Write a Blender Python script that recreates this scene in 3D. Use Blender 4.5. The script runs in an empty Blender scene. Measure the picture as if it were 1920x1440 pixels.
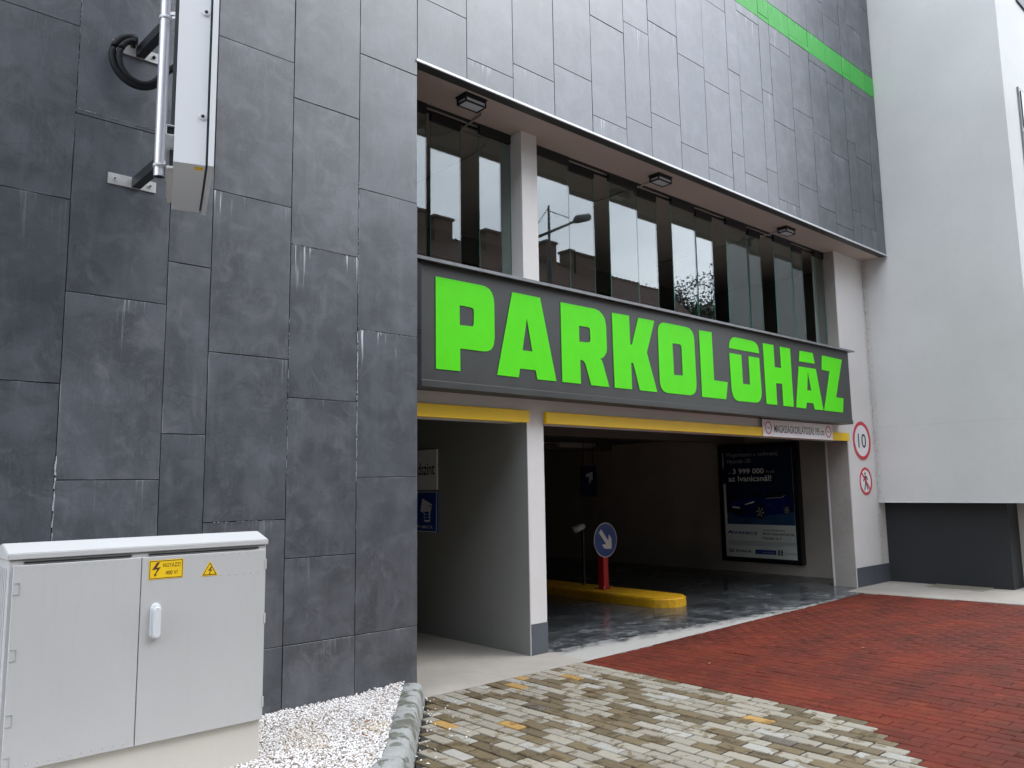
import bpy, bmesh, math, random
import numpy as np
from mathutils import Vector, Matrix
random.seed(11); rng = np.random.default_rng(5)
R = math.radians
S = bpy.context.scene
COL = S.collection

# ------------------------------------------------------------------ camera
cam_d = bpy.data.cameras.new('camera'); cam = bpy.data.objects.new('camera', cam_d); COL.objects.link(cam)
CM = Matrix(((0.74389543, -0.07394675, -0.66419235),
             (-0.66812073, -0.10505331, -0.73659928),
             (-0.01530648, 0.99171351, -0.12755403)))
cam.matrix_world = Matrix.Translation((0, 0, 1.69)) @ CM.to_4x4()
cam_d.sensor_width = 36; cam_d.lens = 28.125; cam_d.clip_start = 0.05; cam_d.clip_end = 2000
S.camera = cam

# ------------------------------------------------------------------ world: overcast sky
W = bpy.data.worlds.new('World'); S.world = W; W.use_nodes = True
nt = W.node_tree; nt.nodes.clear()
def wn(t, **k):
    n = nt.nodes.new(t)
    for a, b in k.items(): setattr(n, a, b)
    return n
sky = wn('ShaderNodeTexSky', sky_type='NISHITA', sun_disc=False)
SUN_EL, SUN_AZ = R(48), R(132)      # azimuth measured clockwise from +Y
sky.sun_elevation = SUN_EL; sky.sun_rotation = SUN_AZ
tc = wn('ShaderNodeTexCoord')
mp = wn('ShaderNodeMapping'); mp.inputs['Scale'].default_value = (1.0, 1.0, 2.6)
no = wn('ShaderNodeTexNoise'); no.inputs['Scale'].default_value = 2.2; no.inputs['Detail'].default_value = 7; no.inputs['Roughness'].default_value = .55
cr = wn('ShaderNodeValToRGB')
cr.color_ramp.elements[0].position = .30; cr.color_ramp.elements[0].color = (8.2, 9.1, 10.6, 1)
cr.color_ramp.elements[1].position = .68; cr.color_ramp.elements[1].color = (13.8, 14.4, 15.6, 1)
mx = wn('ShaderNodeMix', data_type='RGBA'); mx.inputs[0].default_value = .9
bg = wn('ShaderNodeBackground'); bg.inputs[1].default_value = 0.15
ou = wn('ShaderNodeOutputWorld')
L = nt.links.new
L(tc.outputs['Generated'], mp.inputs[0]); L(mp.outputs[0], no.inputs['Vector']); L(no.outputs[0], cr.inputs[0])
L(sky.outputs[0], mx.inputs[6]); L(cr.outputs[0], mx.inputs[7]); L(mx.outputs[2], bg.inputs[0]); L(bg.outputs[0], ou.inputs[0])

# ------------------------------------------------------------------ sun (diffuse, overcast)
sd = bpy.data.lights.new('sun', 'SUN'); sd.energy = 0.6; sd.angle = R(26); sd.color = (1, .98, .95)
so = bpy.data.objects.new('sun', sd); COL.objects.link(so)
dirv = Vector((math.sin(SUN_AZ)*math.cos(SUN_EL), math.cos(SUN_AZ)*math.cos(SUN_EL), math.sin(SUN_EL)))
so.rotation_euler = (-dirv).to_track_quat('-Z', 'Y').to_euler()
S.view_settings.view_transform = 'Standard'; S.view_settings.look = 'None'
S.view_settings.exposure = 0.98; S.view_settings.gamma = 1; S.view_settings.use_curve_mapping = False
S.render.engine = 'CYCLES'
S.cycles.max_bounces = 8; S.cycles.transparent_max_bounces = 24; S.cycles.diffuse_bounces = 5
S.cycles.caustics_reflective = False; S.cycles.caustics_refractive = False

# ================================================================== materials
class NB:
    def __init__(s, name):
        s.m = bpy.data.materials.new(name); s.m.use_nodes = True; s.t = s.m.node_tree; s.t.nodes.clear()
        s.out = s.n('ShaderNodeOutputMaterial'); s.b = s.n('ShaderNodeBsdfPrincipled'); s.l(s.b.outputs[0], s.out.inputs[0])
    def n(s, t, **k):
        x = s.t.nodes.new(t)
        for a, b in k.items(): setattr(x, a, b)
        return x
    def l(s, a, b): s.t.links.new(a, b)
    def coord(s, kind='Object', scale=(1, 1, 1), loc=None):
        c = s.n('ShaderNodeTexCoord') if kind != 'World' else s.n('ShaderNodeNewGeometry')
        m = s.n('ShaderNodeMapping'); m.inputs['Scale'].default_value = scale
        s.l(c.outputs['Position' if kind == 'World' else kind], m.inputs[0])
        if loc is not None: s.l(loc, m.inputs['Location'])
        return m.outputs[0]
    def noise(s, vec, scale, detail=5, rough=.55, dist=0):
        x = s.n('ShaderNodeTexNoise'); x.inputs['Scale'].default_value = scale; x.inputs['Detail'].default_value = detail
        x.inputs['Roughness'].default_value = rough; x.inputs['Distortion'].default_value = dist
        s.l(vec, x.inputs['Vector']); return x.outputs[0]
    def ramp(s, v, stops):
        r = s.n('ShaderNodeValToRGB'); e = r.color_ramp.elements
        while len(e) < len(stops): e.new(.5)
        for i, (p, c) in enumerate(stops):
            e[i].position = p
            e[i].color = (c, c, c, 1) if not isinstance(c, (tuple, list)) else (*c[:3], 1)
        s.l(v, r.inputs[0]); return r.outputs[0]
    def mix(s, f, a, b, mode='MIX'):
        m = s.n('ShaderNodeMix', data_type='RGBA', blend_type=mode)
        for i, v in ((0, f), (6, a), (7, b)):
            if isinstance(v, (int, float)): m.inputs[i].default_value = v if i == 0 else (v, v, v, 1)
            elif isinstance(v, (tuple, list)): m.inputs[i].default_value = (*v[:3], 1)
            else: s.l(v, m.inputs[i])
        return m.outputs[2]
    def math(s, op, a, b=None, c=None, clamp=False):
        m = s.n('ShaderNodeMath', operation=op); m.use_clamp = clamp
        for i, v in enumerate((a, b, c)):
            if v is None: continue
            if isinstance(v, (int, float)): m.inputs[i].default_value = v
            else: s.l(v, m.inputs[i])
        return m.outputs[0]
    def bump(s, h, strength=.3, dist=.002):
        b = s.n('ShaderNodeBump'); b.inputs['Strength'].default_value = strength; b.inputs['Distance'].default_value = dist
        s.l(h, b.inputs['Height']); s.l(b.outputs[0], s.b.inputs['Normal'])
    def set(s, k, v):
        i = s.b.inputs[k]
        if isinstance(v, (int, float)): i.default_value = v
        elif isinstance(v, (tuple, list)): i.default_value = (*v[:3], 1)
        else: s.l(v, i)

def plain(name, col, rough=.6, metal=0, var=.12, scale=6, bump=0, bscale=60, spec=.5, kind='Object'):
    b = NB(name); v = b.coord(kind)
    n = b.noise(v, scale, 6)
    b.set('Base Color', b.mix(b.ramp(n, [(.3, 0.0), (.7, 1.0)]), tuple(c*(1-var) for c in col), tuple(min(1, c*(1+var)) for c in col)))
    b.set('Roughness', b.math('MULTIPLY_ADD', n, .2, rough-.1)); b.set('Metallic', metal); b.set('Specular IOR Level', spec)
    if bump: b.bump(b.noise(v, bscale, 3), bump, .002)
    return b.m

def slate(name, green=False):
    b = NB(name)
    oi = b.n('ShaderNodeObjectInfo')
    comb = b.n('ShaderNodeCombineXYZ'); b.l(b.math('MULTIPLY', oi.outputs['Random'], 37.), comb.inputs[0]); b.l(b.math('MULTIPLY', oi.outputs['Random'], 91.), comb.inputs[2])
    v = b.coord('Object', loc=comb.outputs[0])
    big = b.noise(v, 1.5, 5, .6, .6); mid = b.noise(v, 5.5, 8, .68, 1.0); fine = b.noise(v, 60, 5, .7)
    wv = b.n('ShaderNodeTexWave', wave_type='RINGS', rings_direction='SPHERICAL'); wv.inputs['Scale'].default_value = 1.1; wv.inputs['Distortion'].default_value = 14
    wv.inputs['Detail'].default_value = 3; wv.inputs['Detail Scale'].default_value = 1.2; b.l(v, wv.inputs['Vector'])
    arcs = b.ramp(wv.outputs[1], [(.0, 1.0), (.012, .0)])
    hatch = b.noise(b.coord('Object', (14, 1, 2.2), comb.outputs[0]), 5, 5, .7, .4)
    hm = b.ramp(b.noise(v, 2.3, 3), [(.5, 0.), (.62, 1.)])
    soft = b.noise(v, 3.2, 4, .5, .2)
    if green: c = b.mix(b.ramp(mid, [(.3, 0.), (.75, 1.)]), (.035, .34, .04), (.065, .40, .07))
    else:
        c = b.mix(b.ramp(big, [(.34, 0.), (.66, 1.)]), (.029, .035, .043), (.056, .063, .076))
        c = b.mix(b.math('MULTIPLY', b.ramp(soft, [(.45, 0.), (.66, 1.)]), .62), c, (.105, .114, .134))
        c = b.mix(b.math('MULTIPLY', b.ramp(b.noise(v, 1.7, 3, .45, .3), [(.575, 0.), (.59, 1.)]), .30), c, (.018, .024, .028))
        c = b.mix(b.math('MULTIPLY', b.ramp(mid, [(.50, 0.), (.70, 1.)]), .55), c, (.13, .136, .155))
        c = b.mix(b.math('MULTIPLY', b.ramp(b.noise(b.coord('Object', (1, 1, .12), comb.outputs[0]), 9, 4, .6), [(.52, 0.), (.72, 1.)]), .30), c, (.135, .14, .16))
        c = b.mix(b.math('MULTIPLY', b.math('MULTIPLY', b.ramp(hatch, [(.5, 0.), (.66, 1.)]), hm), .55), c, (.125, .13, .15))
        c = b.mix(b.math('MULTIPLY', arcs, .22), c, (.018, .020, .023))
        c = b.mix(b.math('MULTIPLY', b.ramp(fine, [(.45, 0.), (.8, 1.)]), .35), c, (.14, .145, .16))
    # every tile has its own tone
        c = b.mix(1.0, c, b.ramp(oi.outputs['Random'], [(0, (.84, .88, .91)), (1, (1.16, 1.15, 1.15))]), 'MULTIPLY')
    # pale lime runs hanging from the joint above (amount is a property of the tile)
    a1 = b.n('ShaderNodeAttribute', attribute_type='OBJECT', attribute_name='drip')
    a2 = b.n('ShaderNodeAttribute', attribute_type='OBJECT', attribute_name='th')
    a3 = b.n('ShaderNodeAttribute', attribute_type='OBJECT', attribute_name='tw')
    c0 = b.n('ShaderNodeTexCoord'); sx = b.n('ShaderNodeSeparateXYZ'); b.l(c0.outputs['Object'], sx.inputs[0])
    top = b.math('SUBTRACT', a2.outputs['Fac'], sx.outputs[2])
    vs = b.coord('Object', (1, 1, .035), comb.outputs[0])
    st = b.noise(vs, 55, 3, .6)
    lenn = b.noise(b.coord('Object', (1, 1, .001), comb.outputs[0]), 6, 4, .7)
    reach = b.math('MULTIPLY_ADD', lenn, 3.6, -1.85)                       # how far down the run goes
    fade = b.math('SUBTRACT', 1., b.math('DIVIDE', top, b.math('MAXIMUM', reach, .01)), clamp=True)
    run = b.math('MULTIPLY', b.math('MULTIPLY', b.ramp(st, [(.52, 0.), (.68, 1.)]), fade), a1.outputs['Fac'], clamp=True)
    c = b.mix(b.math('MULTIPLY', run, 1.7, clamp=True), c, (.62, .66, .72) if not green else (.5, .8, .5))
    # thin lime crust along some edges
    ex = b.math('MINIMUM', sx.outputs[0], b.math('SUBTRACT', a3.outputs['Fac'], sx.outputs[0]))
    ez = b.math('MINIMUM', top, sx.outputs[2])
    edge = b.ramp(b.math('MINIMUM', ex, ez), [(.002, 1.), (.008, 0.)])
    cr_ = b.math('MULTIPLY', edge, b.ramp(b.noise(v, 3.2, 4), [(.56, 0.), (.66, 1.)]))
    if not green: c = b.mix(b.math('MULTIPLY', cr_, .55), c, (.55, .57, .6))
    b.set('Base Color', c)
    b.set('Roughness', b.ramp(mid, [(.2, .32), (.8, .44)]) if not green else .5)
    b.set('IOR', 1.95 if not green else 1.4)
    b.bump(b.mix(.5, mid, fine), .09, .003)
    return b.m

def stucco(name, col, dirt=.0, bs=220, corner=False):
    b = NB(name); v = b.coord('World')
    n1 = b.noise(v, .7, 5); n2 = b.noise(v, 9, 6, .7)
    c = b.mix(b.ramp(n1, [(.3, 0.), (.7, 1.)]), tuple(x*.93 for x in col), tuple(min(1, x*1.04) for x in col))
    c = b.mix(b.math('MULTIPLY', b.ramp(n2, [(.5, 0.), (.8, 1.)]), (.17)+dirt), c, tuple(x*.74 for x in col))
    vs = b.coord('World', (1, 1, .05)); st = b.noise(vs, 14, 4)
    c = b.mix(b.math('MULTIPLY', b.ramp(st, [(.58, 0.), (.78, 1.)]), .04+dirt), c, tuple(x*.62 for x in col))
    if corner:
        g = b.n('ShaderNodeNewGeometry'); sx = b.n('ShaderNodeSeparateXYZ'); b.l(g.outputs['Position'], sx.inputs[0])
        dx = b.math('ABSOLUTE', b.math('SUBTRACT', sx.outputs[0], 13.88)); dy = b.math('ABSOLUTE', b.math('SUBTRACT', sx.outputs[1], 6.09))
        near = b.math('SUBTRACT', 1., b.math('DIVIDE', b.math('MAXIMUM', dx, dy), .11), clamp=True)
        sp = b.ramp(b.noise(b.coord('World', (1, 1, .6)), 38, 6, .8), [(.50, 0.), (.62, 1.)])
        c = b.mix(b.math('MULTIPLY', b.math('MULTIPLY', near, sp), .75), c, (.16, .14, .11))
        c = b.mix(b.math('MULTIPLY', near, .18), c, (.40, .38, .33))
        seam = b.math('ABSOLUTE', b.math('SUBTRACT', b.math('ADD', sx.outputs[2], b.math('MULTIPLY', b.noise(v, 2, 2), .02)), 2.62))
        c = b.mix(b.math('MULTIPLY', b.ramp(seam, [(.004, 1.), (.012, 0.)]), .12), c, (.3, .3, .3))
    b.set('Base Color', c); b.set('Roughness', .85)
    b.bump(b.noise(v, bs, 2), .35, .0015)
    return b.m

def paver_mat(name, use_attr, red):
    b = NB(name)
    if use_attr:
        a = b.n('ShaderNodeAttribute', attribute_name='tone'); base = a.outputs['Color']
    else:
        a = b.n('ShaderNodeObjectInfo'); base = a.outputs['Color']
    v = b.coord('World')
    n = b.noise(v, 16, 6, .7, .4); f = b.noise(v, 160, 4, .75)
    if red:
        patch = b.noise(b.coord('World', (.6, 1.3, 1)), 1.5, 5, .6)
        c = b.mix(b.ramp(patch, [(.34, 0.), (.66, 1.)]), (.078, .0145, .0075), (.150, .0240, .0105))
        c = b.mix(.8, c, b.mix(1., c, base, 'MULTIPLY'))
        sc = b.ramp(b.noise(b.coord('World', (1, .35, 1)), 26, 6, .75), [(.56, 0.), (.70, 1.)])
        c = b.mix(b.math('MULTIPLY', sc, .6), c, (.34, .075, .05))
        c = b.mix(b.math('MULTIPLY', b.ramp(f, [(.66, 0.), (.76, 1.)]), .35), c, (.3, .18, .15))
        b.set('Roughness', b.ramp(patch, [(.3, .75), (.7, .9)])); b.set('Specular IOR Level', .22)
    else:
        stain = b.ramp(b.noise(v, 7.5, 5, .6, .5), [(.555, 0.), (.58, 1.)])
        c = b.mix(b.math('MULTIPLY', stain, .75), base, b.mix(1., base, (.48, .40, .25), 'MULTIPLY'))
        c = b.mix(b.ramp(n, [(.3, .0), (.75, .45)]), c, b.mix(1., c, .62, 'MULTIPLY'))
        c = b.mix(b.math('MULTIPLY', b.ramp(f, [(.5, 0.), (.75, 1.)]), .35), c, b.mix(1., c, 1.5, 'MULTIPLY'))
        b.set('Roughness', b.ramp(n, [(.3, .55), (.7, .85)]))
    b.set('Base Color', c)
    b.bump(f, .5, .0015)
    return b.m

def gravel_mat():
    b = NB('marble_chips'); g = b.n('ShaderNodeNewGeometry')
    r = g.outputs['Random Per Island']
    c = b.ramp(r, [(0, (.90, .89, .88)), (.35, (.82, .79, .77)), (.6, (.93, .92, .91)), (.80, (.80, .70, .65)), (.88, (.88, .86, .86)), (.965, (.50, .40, .30)), (.99, (.14, .13, .13))])
    pn = b.noise(b.coord('World'), 2.6, 4)
    c = b.mix(b.math('MULTIPLY', b.ramp(pn, [(.56, 0.), (.72, 1.)]), .45), c, b.mix(1., c, (.85, .72, .48), 'MULTIPLY'))
    b.set('Base Color', c); b.set('Roughness', .55); b.set('Subsurface Weight', 0.0)
    return b.m

def floor_mat():
    b = NB('painted_garage_floor'); v = b.coord('World')
    g = b.n('ShaderNodeNewGeometry'); sx = b.n('ShaderNodeSeparateXYZ'); b.l(g.outputs['Position'], sx.inputs[0])
    n1 = b.noise(v, 1.7, 7, .65, .6); n2 = b.noise(b.coord('World', (1, 1.8, 1)), 5.0, 10, .78, .1); n3 = b.noise(v, 45, 5, .7)
    dark = b.mix(b.ramp(n1, [(.3, 0.), (.7, 1.)]), (.030, .034, .036), (.050, .055, .057))
    # salt-white wear, fading out further in
    d = b.math('SUBTRACT', sx.outputs[1], 6.1)
    near = b.math('SUBTRACT', 1., b.math('DIVIDE', d, 1.9), clamp=True)
    wear = b.math('MULTIPLY', b.math('MULTIPLY', b.ramp(n2, [(.44, 0.), (.78, 1.)]), b.ramp(b.noise(v, 1.3, 4, .6), [(.40, .05), (.60, 1.)])), b.math('MULTIPLY_ADD', near, 1.15, .01), clamp=True)
    c = b.mix(wear, dark, (.50, .52, .54))
    # bare light concrete at the threshold
    e = b.math('ADD', b.math('SUBTRACT', b.math('MULTIPLY_ADD', sx.outputs[0], -.075, 6.55), sx.outputs[1]), b.math('MULTIPLY_ADD', n2, 1.0, -.45))
    em = b.ramp(e, [(.0, 0.), (.22, 1.)])
    c = b.mix(em, c, b.mix(b.ramp(n3, [(.3, 0.), (.7, 1.)]), (.33, .315, .29), (.45, .435, .41)))
    b.set('Base Color', c); b.set('Roughness', b.mix(em, b.ramp(n1, [(.35, .10), (.7, .34)]), .75))
    b.bump(n3, .12, .001)
    return b.m

def concrete(name, col, rough=.8, stain=.35):
    b = NB(name); v = b.coord('World')
    n1 = b.noise(v, 1.3, 6, .6, .3); n2 = b.noise(v, 12, 6, .7); n3 = b.noise(v, 120, 3)
    c = b.mix(b.ramp(n1, [(.3, 0.), (.7, 1.)]), tuple(x*.84 for x in col), tuple(x*1.08 for x in col))
    c = b.mix(b.math('MULTIPLY', b.ramp(n2, [(.52, 0.), (.72, 1.)]), stain), c, (col[0]*.62, col[1]*.57, col[2]*.48))
    b.set('Base Color', c); b.set('Roughness', rough); b.bump(b.mix(.5, n2, n3), .3, .002)
    return b.m

def kerb_mat():
    b = NB('kerb_concrete'); v = b.coord('World')
    n1 = b.noise(v, 7, 4, .5, .4); n2 = b.noise(v, 60, 5, .7)
    c = b.mix(b.ramp(n2, [(.3, 0.), (.7, 1.)]), (.27, .275, .26), (.36, .365, .35))
    wet = b.ramp(n1, [(.52, 0.), (.575, 1.)])
    c = b.mix(b.math('MULTIPLY', wet, .8), c, (.11, .11, .08))
    b.set('Base Color', c); b.set('Roughness', b.mix(wet, .75, .35)); b.bump(n2, .2, .002)
    return b.m

def cabinet_mat(name, col, ribs=True):
    b = NB(name); v = b.coord('Object')
    n = b.noise(v, 2.0, 4); d = b.noise(b.coord('Object', (1, 1, .06)), 40, 4, .6)
    c = b.mix(b.ramp(n, [(.3, 0.), (.7, 1.)]), tuple(x*.95 for x in col), col)
    c = b.mix(b.math('MULTIPLY', b.ramp(d, [(.55, 0.), (.8, 1.)]), .12), c, tuple(x*.72 for x in col))
    b.set('Base Color', c); b.set('Roughness', .42)
    if ribs:
        wv = b.n('ShaderNodeTexWave', bands_direction='X'); wv.inputs['Scale'].default_value = 26; b.l(v, wv.inputs['Vector'])
        b.bump(wv.outputs[1], .12, .0010)
    return b.m

def glass_mat():
    b = NB('reflective_glass'); t = b.t
    t.nodes.remove(b.b)
    fr = b.n('ShaderNodeFresnel'); gg = b.n('ShaderNodeNewGeometry'); b.l(b.math('MULTIPLY_ADD', gg.outputs['Backfacing'], 1/1.52-1.52, 1.52), fr.inputs[0])
    f = b.math('MULTIPLY_ADD', fr.outputs[0], 1.05, .03, clamp=True)
    tr = b.n('ShaderNodeBsdfTransparent'); tr.inputs[0].default_value = (.80, .86, .84, 1)
    gl = b.n('ShaderNodeBsdfGlossy'); gl.inputs[0].default_value = (.98, .99, 1, 1); gl.inputs['Roughness'].default_value = 0.0
    ms = b.n('ShaderNodeMixShader'); b.l(f, ms.inputs[0]); b.l(tr.outputs[0], ms.inputs[1]); b.l(gl.outputs[0], ms.inputs[2]); b.l(ms.outputs[0], b.out.inputs[0])
    return b.m

M = {}
M['slate'] = slate('slate_cladding'); M['slate_green'] = slate('green_painted_cladding', True)
M['joint'] = plain('dark_joint', (.012, .012, .013), .9)
M['white_render'] = stucco('white_render', (.72, .70, .68), corner=True)
M['white_house'] = stucco('cool_white_render', (.59, .60, .585), corner=True)
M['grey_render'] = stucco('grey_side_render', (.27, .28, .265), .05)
M['brown_render'] = stucco('warm_soffit_render', (.50, .42, .37), .08)
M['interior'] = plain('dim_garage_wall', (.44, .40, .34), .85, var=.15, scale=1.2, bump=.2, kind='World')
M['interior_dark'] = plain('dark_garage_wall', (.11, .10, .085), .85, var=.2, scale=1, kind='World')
M['plinth_dark'] = stucco('charcoal_plinth_render', (.018, .020, .022), 0, 160)
M['plinth_tile'] = plain('grey_plinth_tile', (.085, .095, .11), .5, var=.1, scale=5)
M['sign_grey'] = plain('anthracite_sheet', (.040, .043, .041), .42, var=.10, scale=3, spec=.5)
M['letter_green'] = plain('signal_green', (.10, .75, .006), .5, var=.03, spec=.2)
M['ledge'] = plain('zinc_ledge', (.20, .205, .215), .45, .3, var=.2, scale=8)
M['alu'] = plain('bright_aluminium', (.72, .73, .74), .45, .3, var=.08, scale=12)
M['steel'] = plain('brushed_steel', (.62, .62, .60), .45, .5, var=.08, scale=20)
M['alu_tube'] = plain('anodised_tube', (.70, .69, .72), .42, .75, var=.0)
M['dark_metal'] = plain('painted_dark_steel', (.030, .034, .036), .45, .2)
M['black'] = plain('black_plastic', (.010, .010, .011), .5)
M['black_frame'] = plain('black_frame', (.008, .009, .013), .3)
M['yellow'] = plain('yellow_paint', (.95, .62, .006), .5, var=.04, scale=3)
M['yellow_isl'] = NB('worn_yellow_paint')
def _isl():
    b = M['yellow_isl']; v = b.coord('World')
    n = b.noise(v, 9, 7, .7, .5)
    g = b.n('ShaderNodeNewGeometry'); sx = b.n('ShaderNodeSeparateXYZ'); b.l(g.outputs['Position'], sx.inputs[0])
    low = b.math('SUBTRACT', 1., b.math('DIVIDE', sx.outputs[2], .10), clamp=True)
    c = b.mix(b.ramp(n, [(.3, 0.), (.7, 1.)]), (.70, .36, .012), (.82, .47, .012))
    wm = b.math('MULTIPLY', b.ramp(b.noise(v, 14, 8, .75, .3), [(.55, 0.), (.66, 1.)]), b.math('MULTIPLY_ADD', low, .9, .08), clamp=True)
    c = b.mix(wm, c, (.09, .06, .03))
    b.set('Base Color', c); b.set('Roughness', .5); b.bump(n, .3, .004); M['yellow_isl'] = b.m
_isl()
M['red'] = plain('red_paint', (.55, .012, .015), .4, var=.05)
M['sign_red'] = plain('sign_red', (.60, .03, .05), .45, var=.03)
M['sign_white'] = plain('sign_white', (.82, .82, .82), .4, var=.03)
M['sign_lilac'] = plain('banner_white', (.90, .88, .90), .5, var=.03)
M['sign_blue'] = plain('sign_blue', (.012, .06, .30), .35, var=.04)
M['deep_blue'] = plain('dim_blue_panel', (.008, .014, .055), .25, var=.05)
M['ink'] = plain('black_print', (.02, .02, .022), .5)
M['lbl_yellow'] = plain('label_yellow', (.95, .62, .01), .45, var=.02)
M['lbl_ink'] = plain('brown_black_print', (.09, .02, .012), .6)
M['cab'] = cabinet_mat('cabinet_plastic', (.56, .558, .548)); M['cab_smooth'] = cabinet_mat('cabinet_lid_plastic', (.57, .57, .565), False)
M['cab_base'] = cabinet_mat('cabinet_base_plastic', (.66, .63, .56), False)
M['box_white'] = plain('white_powder_coat', (.74, .76, .78), .38, var=.02, scale=1.5)
M['hinge'] = plain('hinge_gap_grey', (.44, .44, .44), .6, var=.02)
M['cable'] = plain('black_rubber_cable', (.009, .010, .013), .6, spec=.25)
M['paver_tan'] = paver_mat('concrete_paver', False, False); M['paver_tan_far'] = paver_mat('concrete_paver_far', True, False)
M['paver_red'] = paver_mat('red_painted_paver', False, True); M['paver_red_far'] = paver_mat('red_painted_paver_far', True, True)
M['gravel'] = gravel_mat(); M['gravel_bed'] = plain('pale_gravel_bed', (.60, .56, .50), .9, var=.2, scale=30)
M['floor'] = floor_mat(); M['concrete'] = concrete('pale_concrete', (.375, .342, .30), stain=.28)
M['concrete_wall'] = concrete('raw_concrete', (.36, .34, .31))
M['sand'] = plain('dark_joint_sand', (.034, .028, .021), .9, var=.3, scale=40, kind='World')
M['redsand'] = plain('red_joint_sand', (.080, .015, .010), .9, var=.3, scale=40, kind='World')
M['kerb'] = kerb_mat()
M['asphalt'] = plain('asphalt', (.05, .05, .052), .9, var=.2, scale=30, bump=.4, kind='World')
M['glass'] = glass_mat()
M['glass_edge'] = plain('green_glass_edge', (.16, .46, .38), .2, var=.05)
M['lamp_glass'] = plain('frosted_lamp_glass', (.6, .63, .68), .3, var=.05)
M['conduit'] = plain('grey_conduit', (.45, .43, .40), .5)
M['p_navy'] = plain('poster_navy', (.012, .024, .055), .22, var=.1, scale=2)
M['p_mid'] = plain('poster_blue_floor', (.03, .09, .19), .22, var=.25, scale=3)
M['p_car'] = plain('poster_car_blue', (.008, .018, .14), .25, var=.25, scale=3)
M['p_pale'] = plain('poster_pale', (.78, .86, .80), .3, var=.06, scale=2)
M['p_grey'] = plain('poster_grey_print', (.42, .45, .48), .4)
M['p_logo'] = plain('poster_logo_blue', (.015, .05, .25), .4)
M['roof_tile'] = plain('old_clay_roof', (.085, .050, .038), .85, var=.35, scale=3, bump=.6, bscale=18)
M['chimney'] = plain('sooty_brick', (.10, .065, .05), .9, var=.3, scale=8, bump=.5)
M['street_wall'] = stucco('street_house_render', (.36, .32, .26), .1)
M['block_wall'] = stucco('added_block_render', (.13, .12, .11), .1)  # dark render of the unseen block added opposite the slate
M['win_dark'] = plain('dark_window_glass', (.02, .025, .03), .1)
M['bark'] = plain('bark', (.05, .038, .028), .9, var=.3, scale=20, bump=.5)
M['leaf'] = plain('dark_leaf', (.035, .045, .025), .7, var=.4, scale=3)
M['dry_leaf'] = plain('dry_leaf', (.30, .13, .05), .8, var=.3, scale=9, kind='World')
M['grate'] = plain('galvanised_grate', (.40, .37, .30), .5, .5, var=.2, scale=20)

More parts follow.
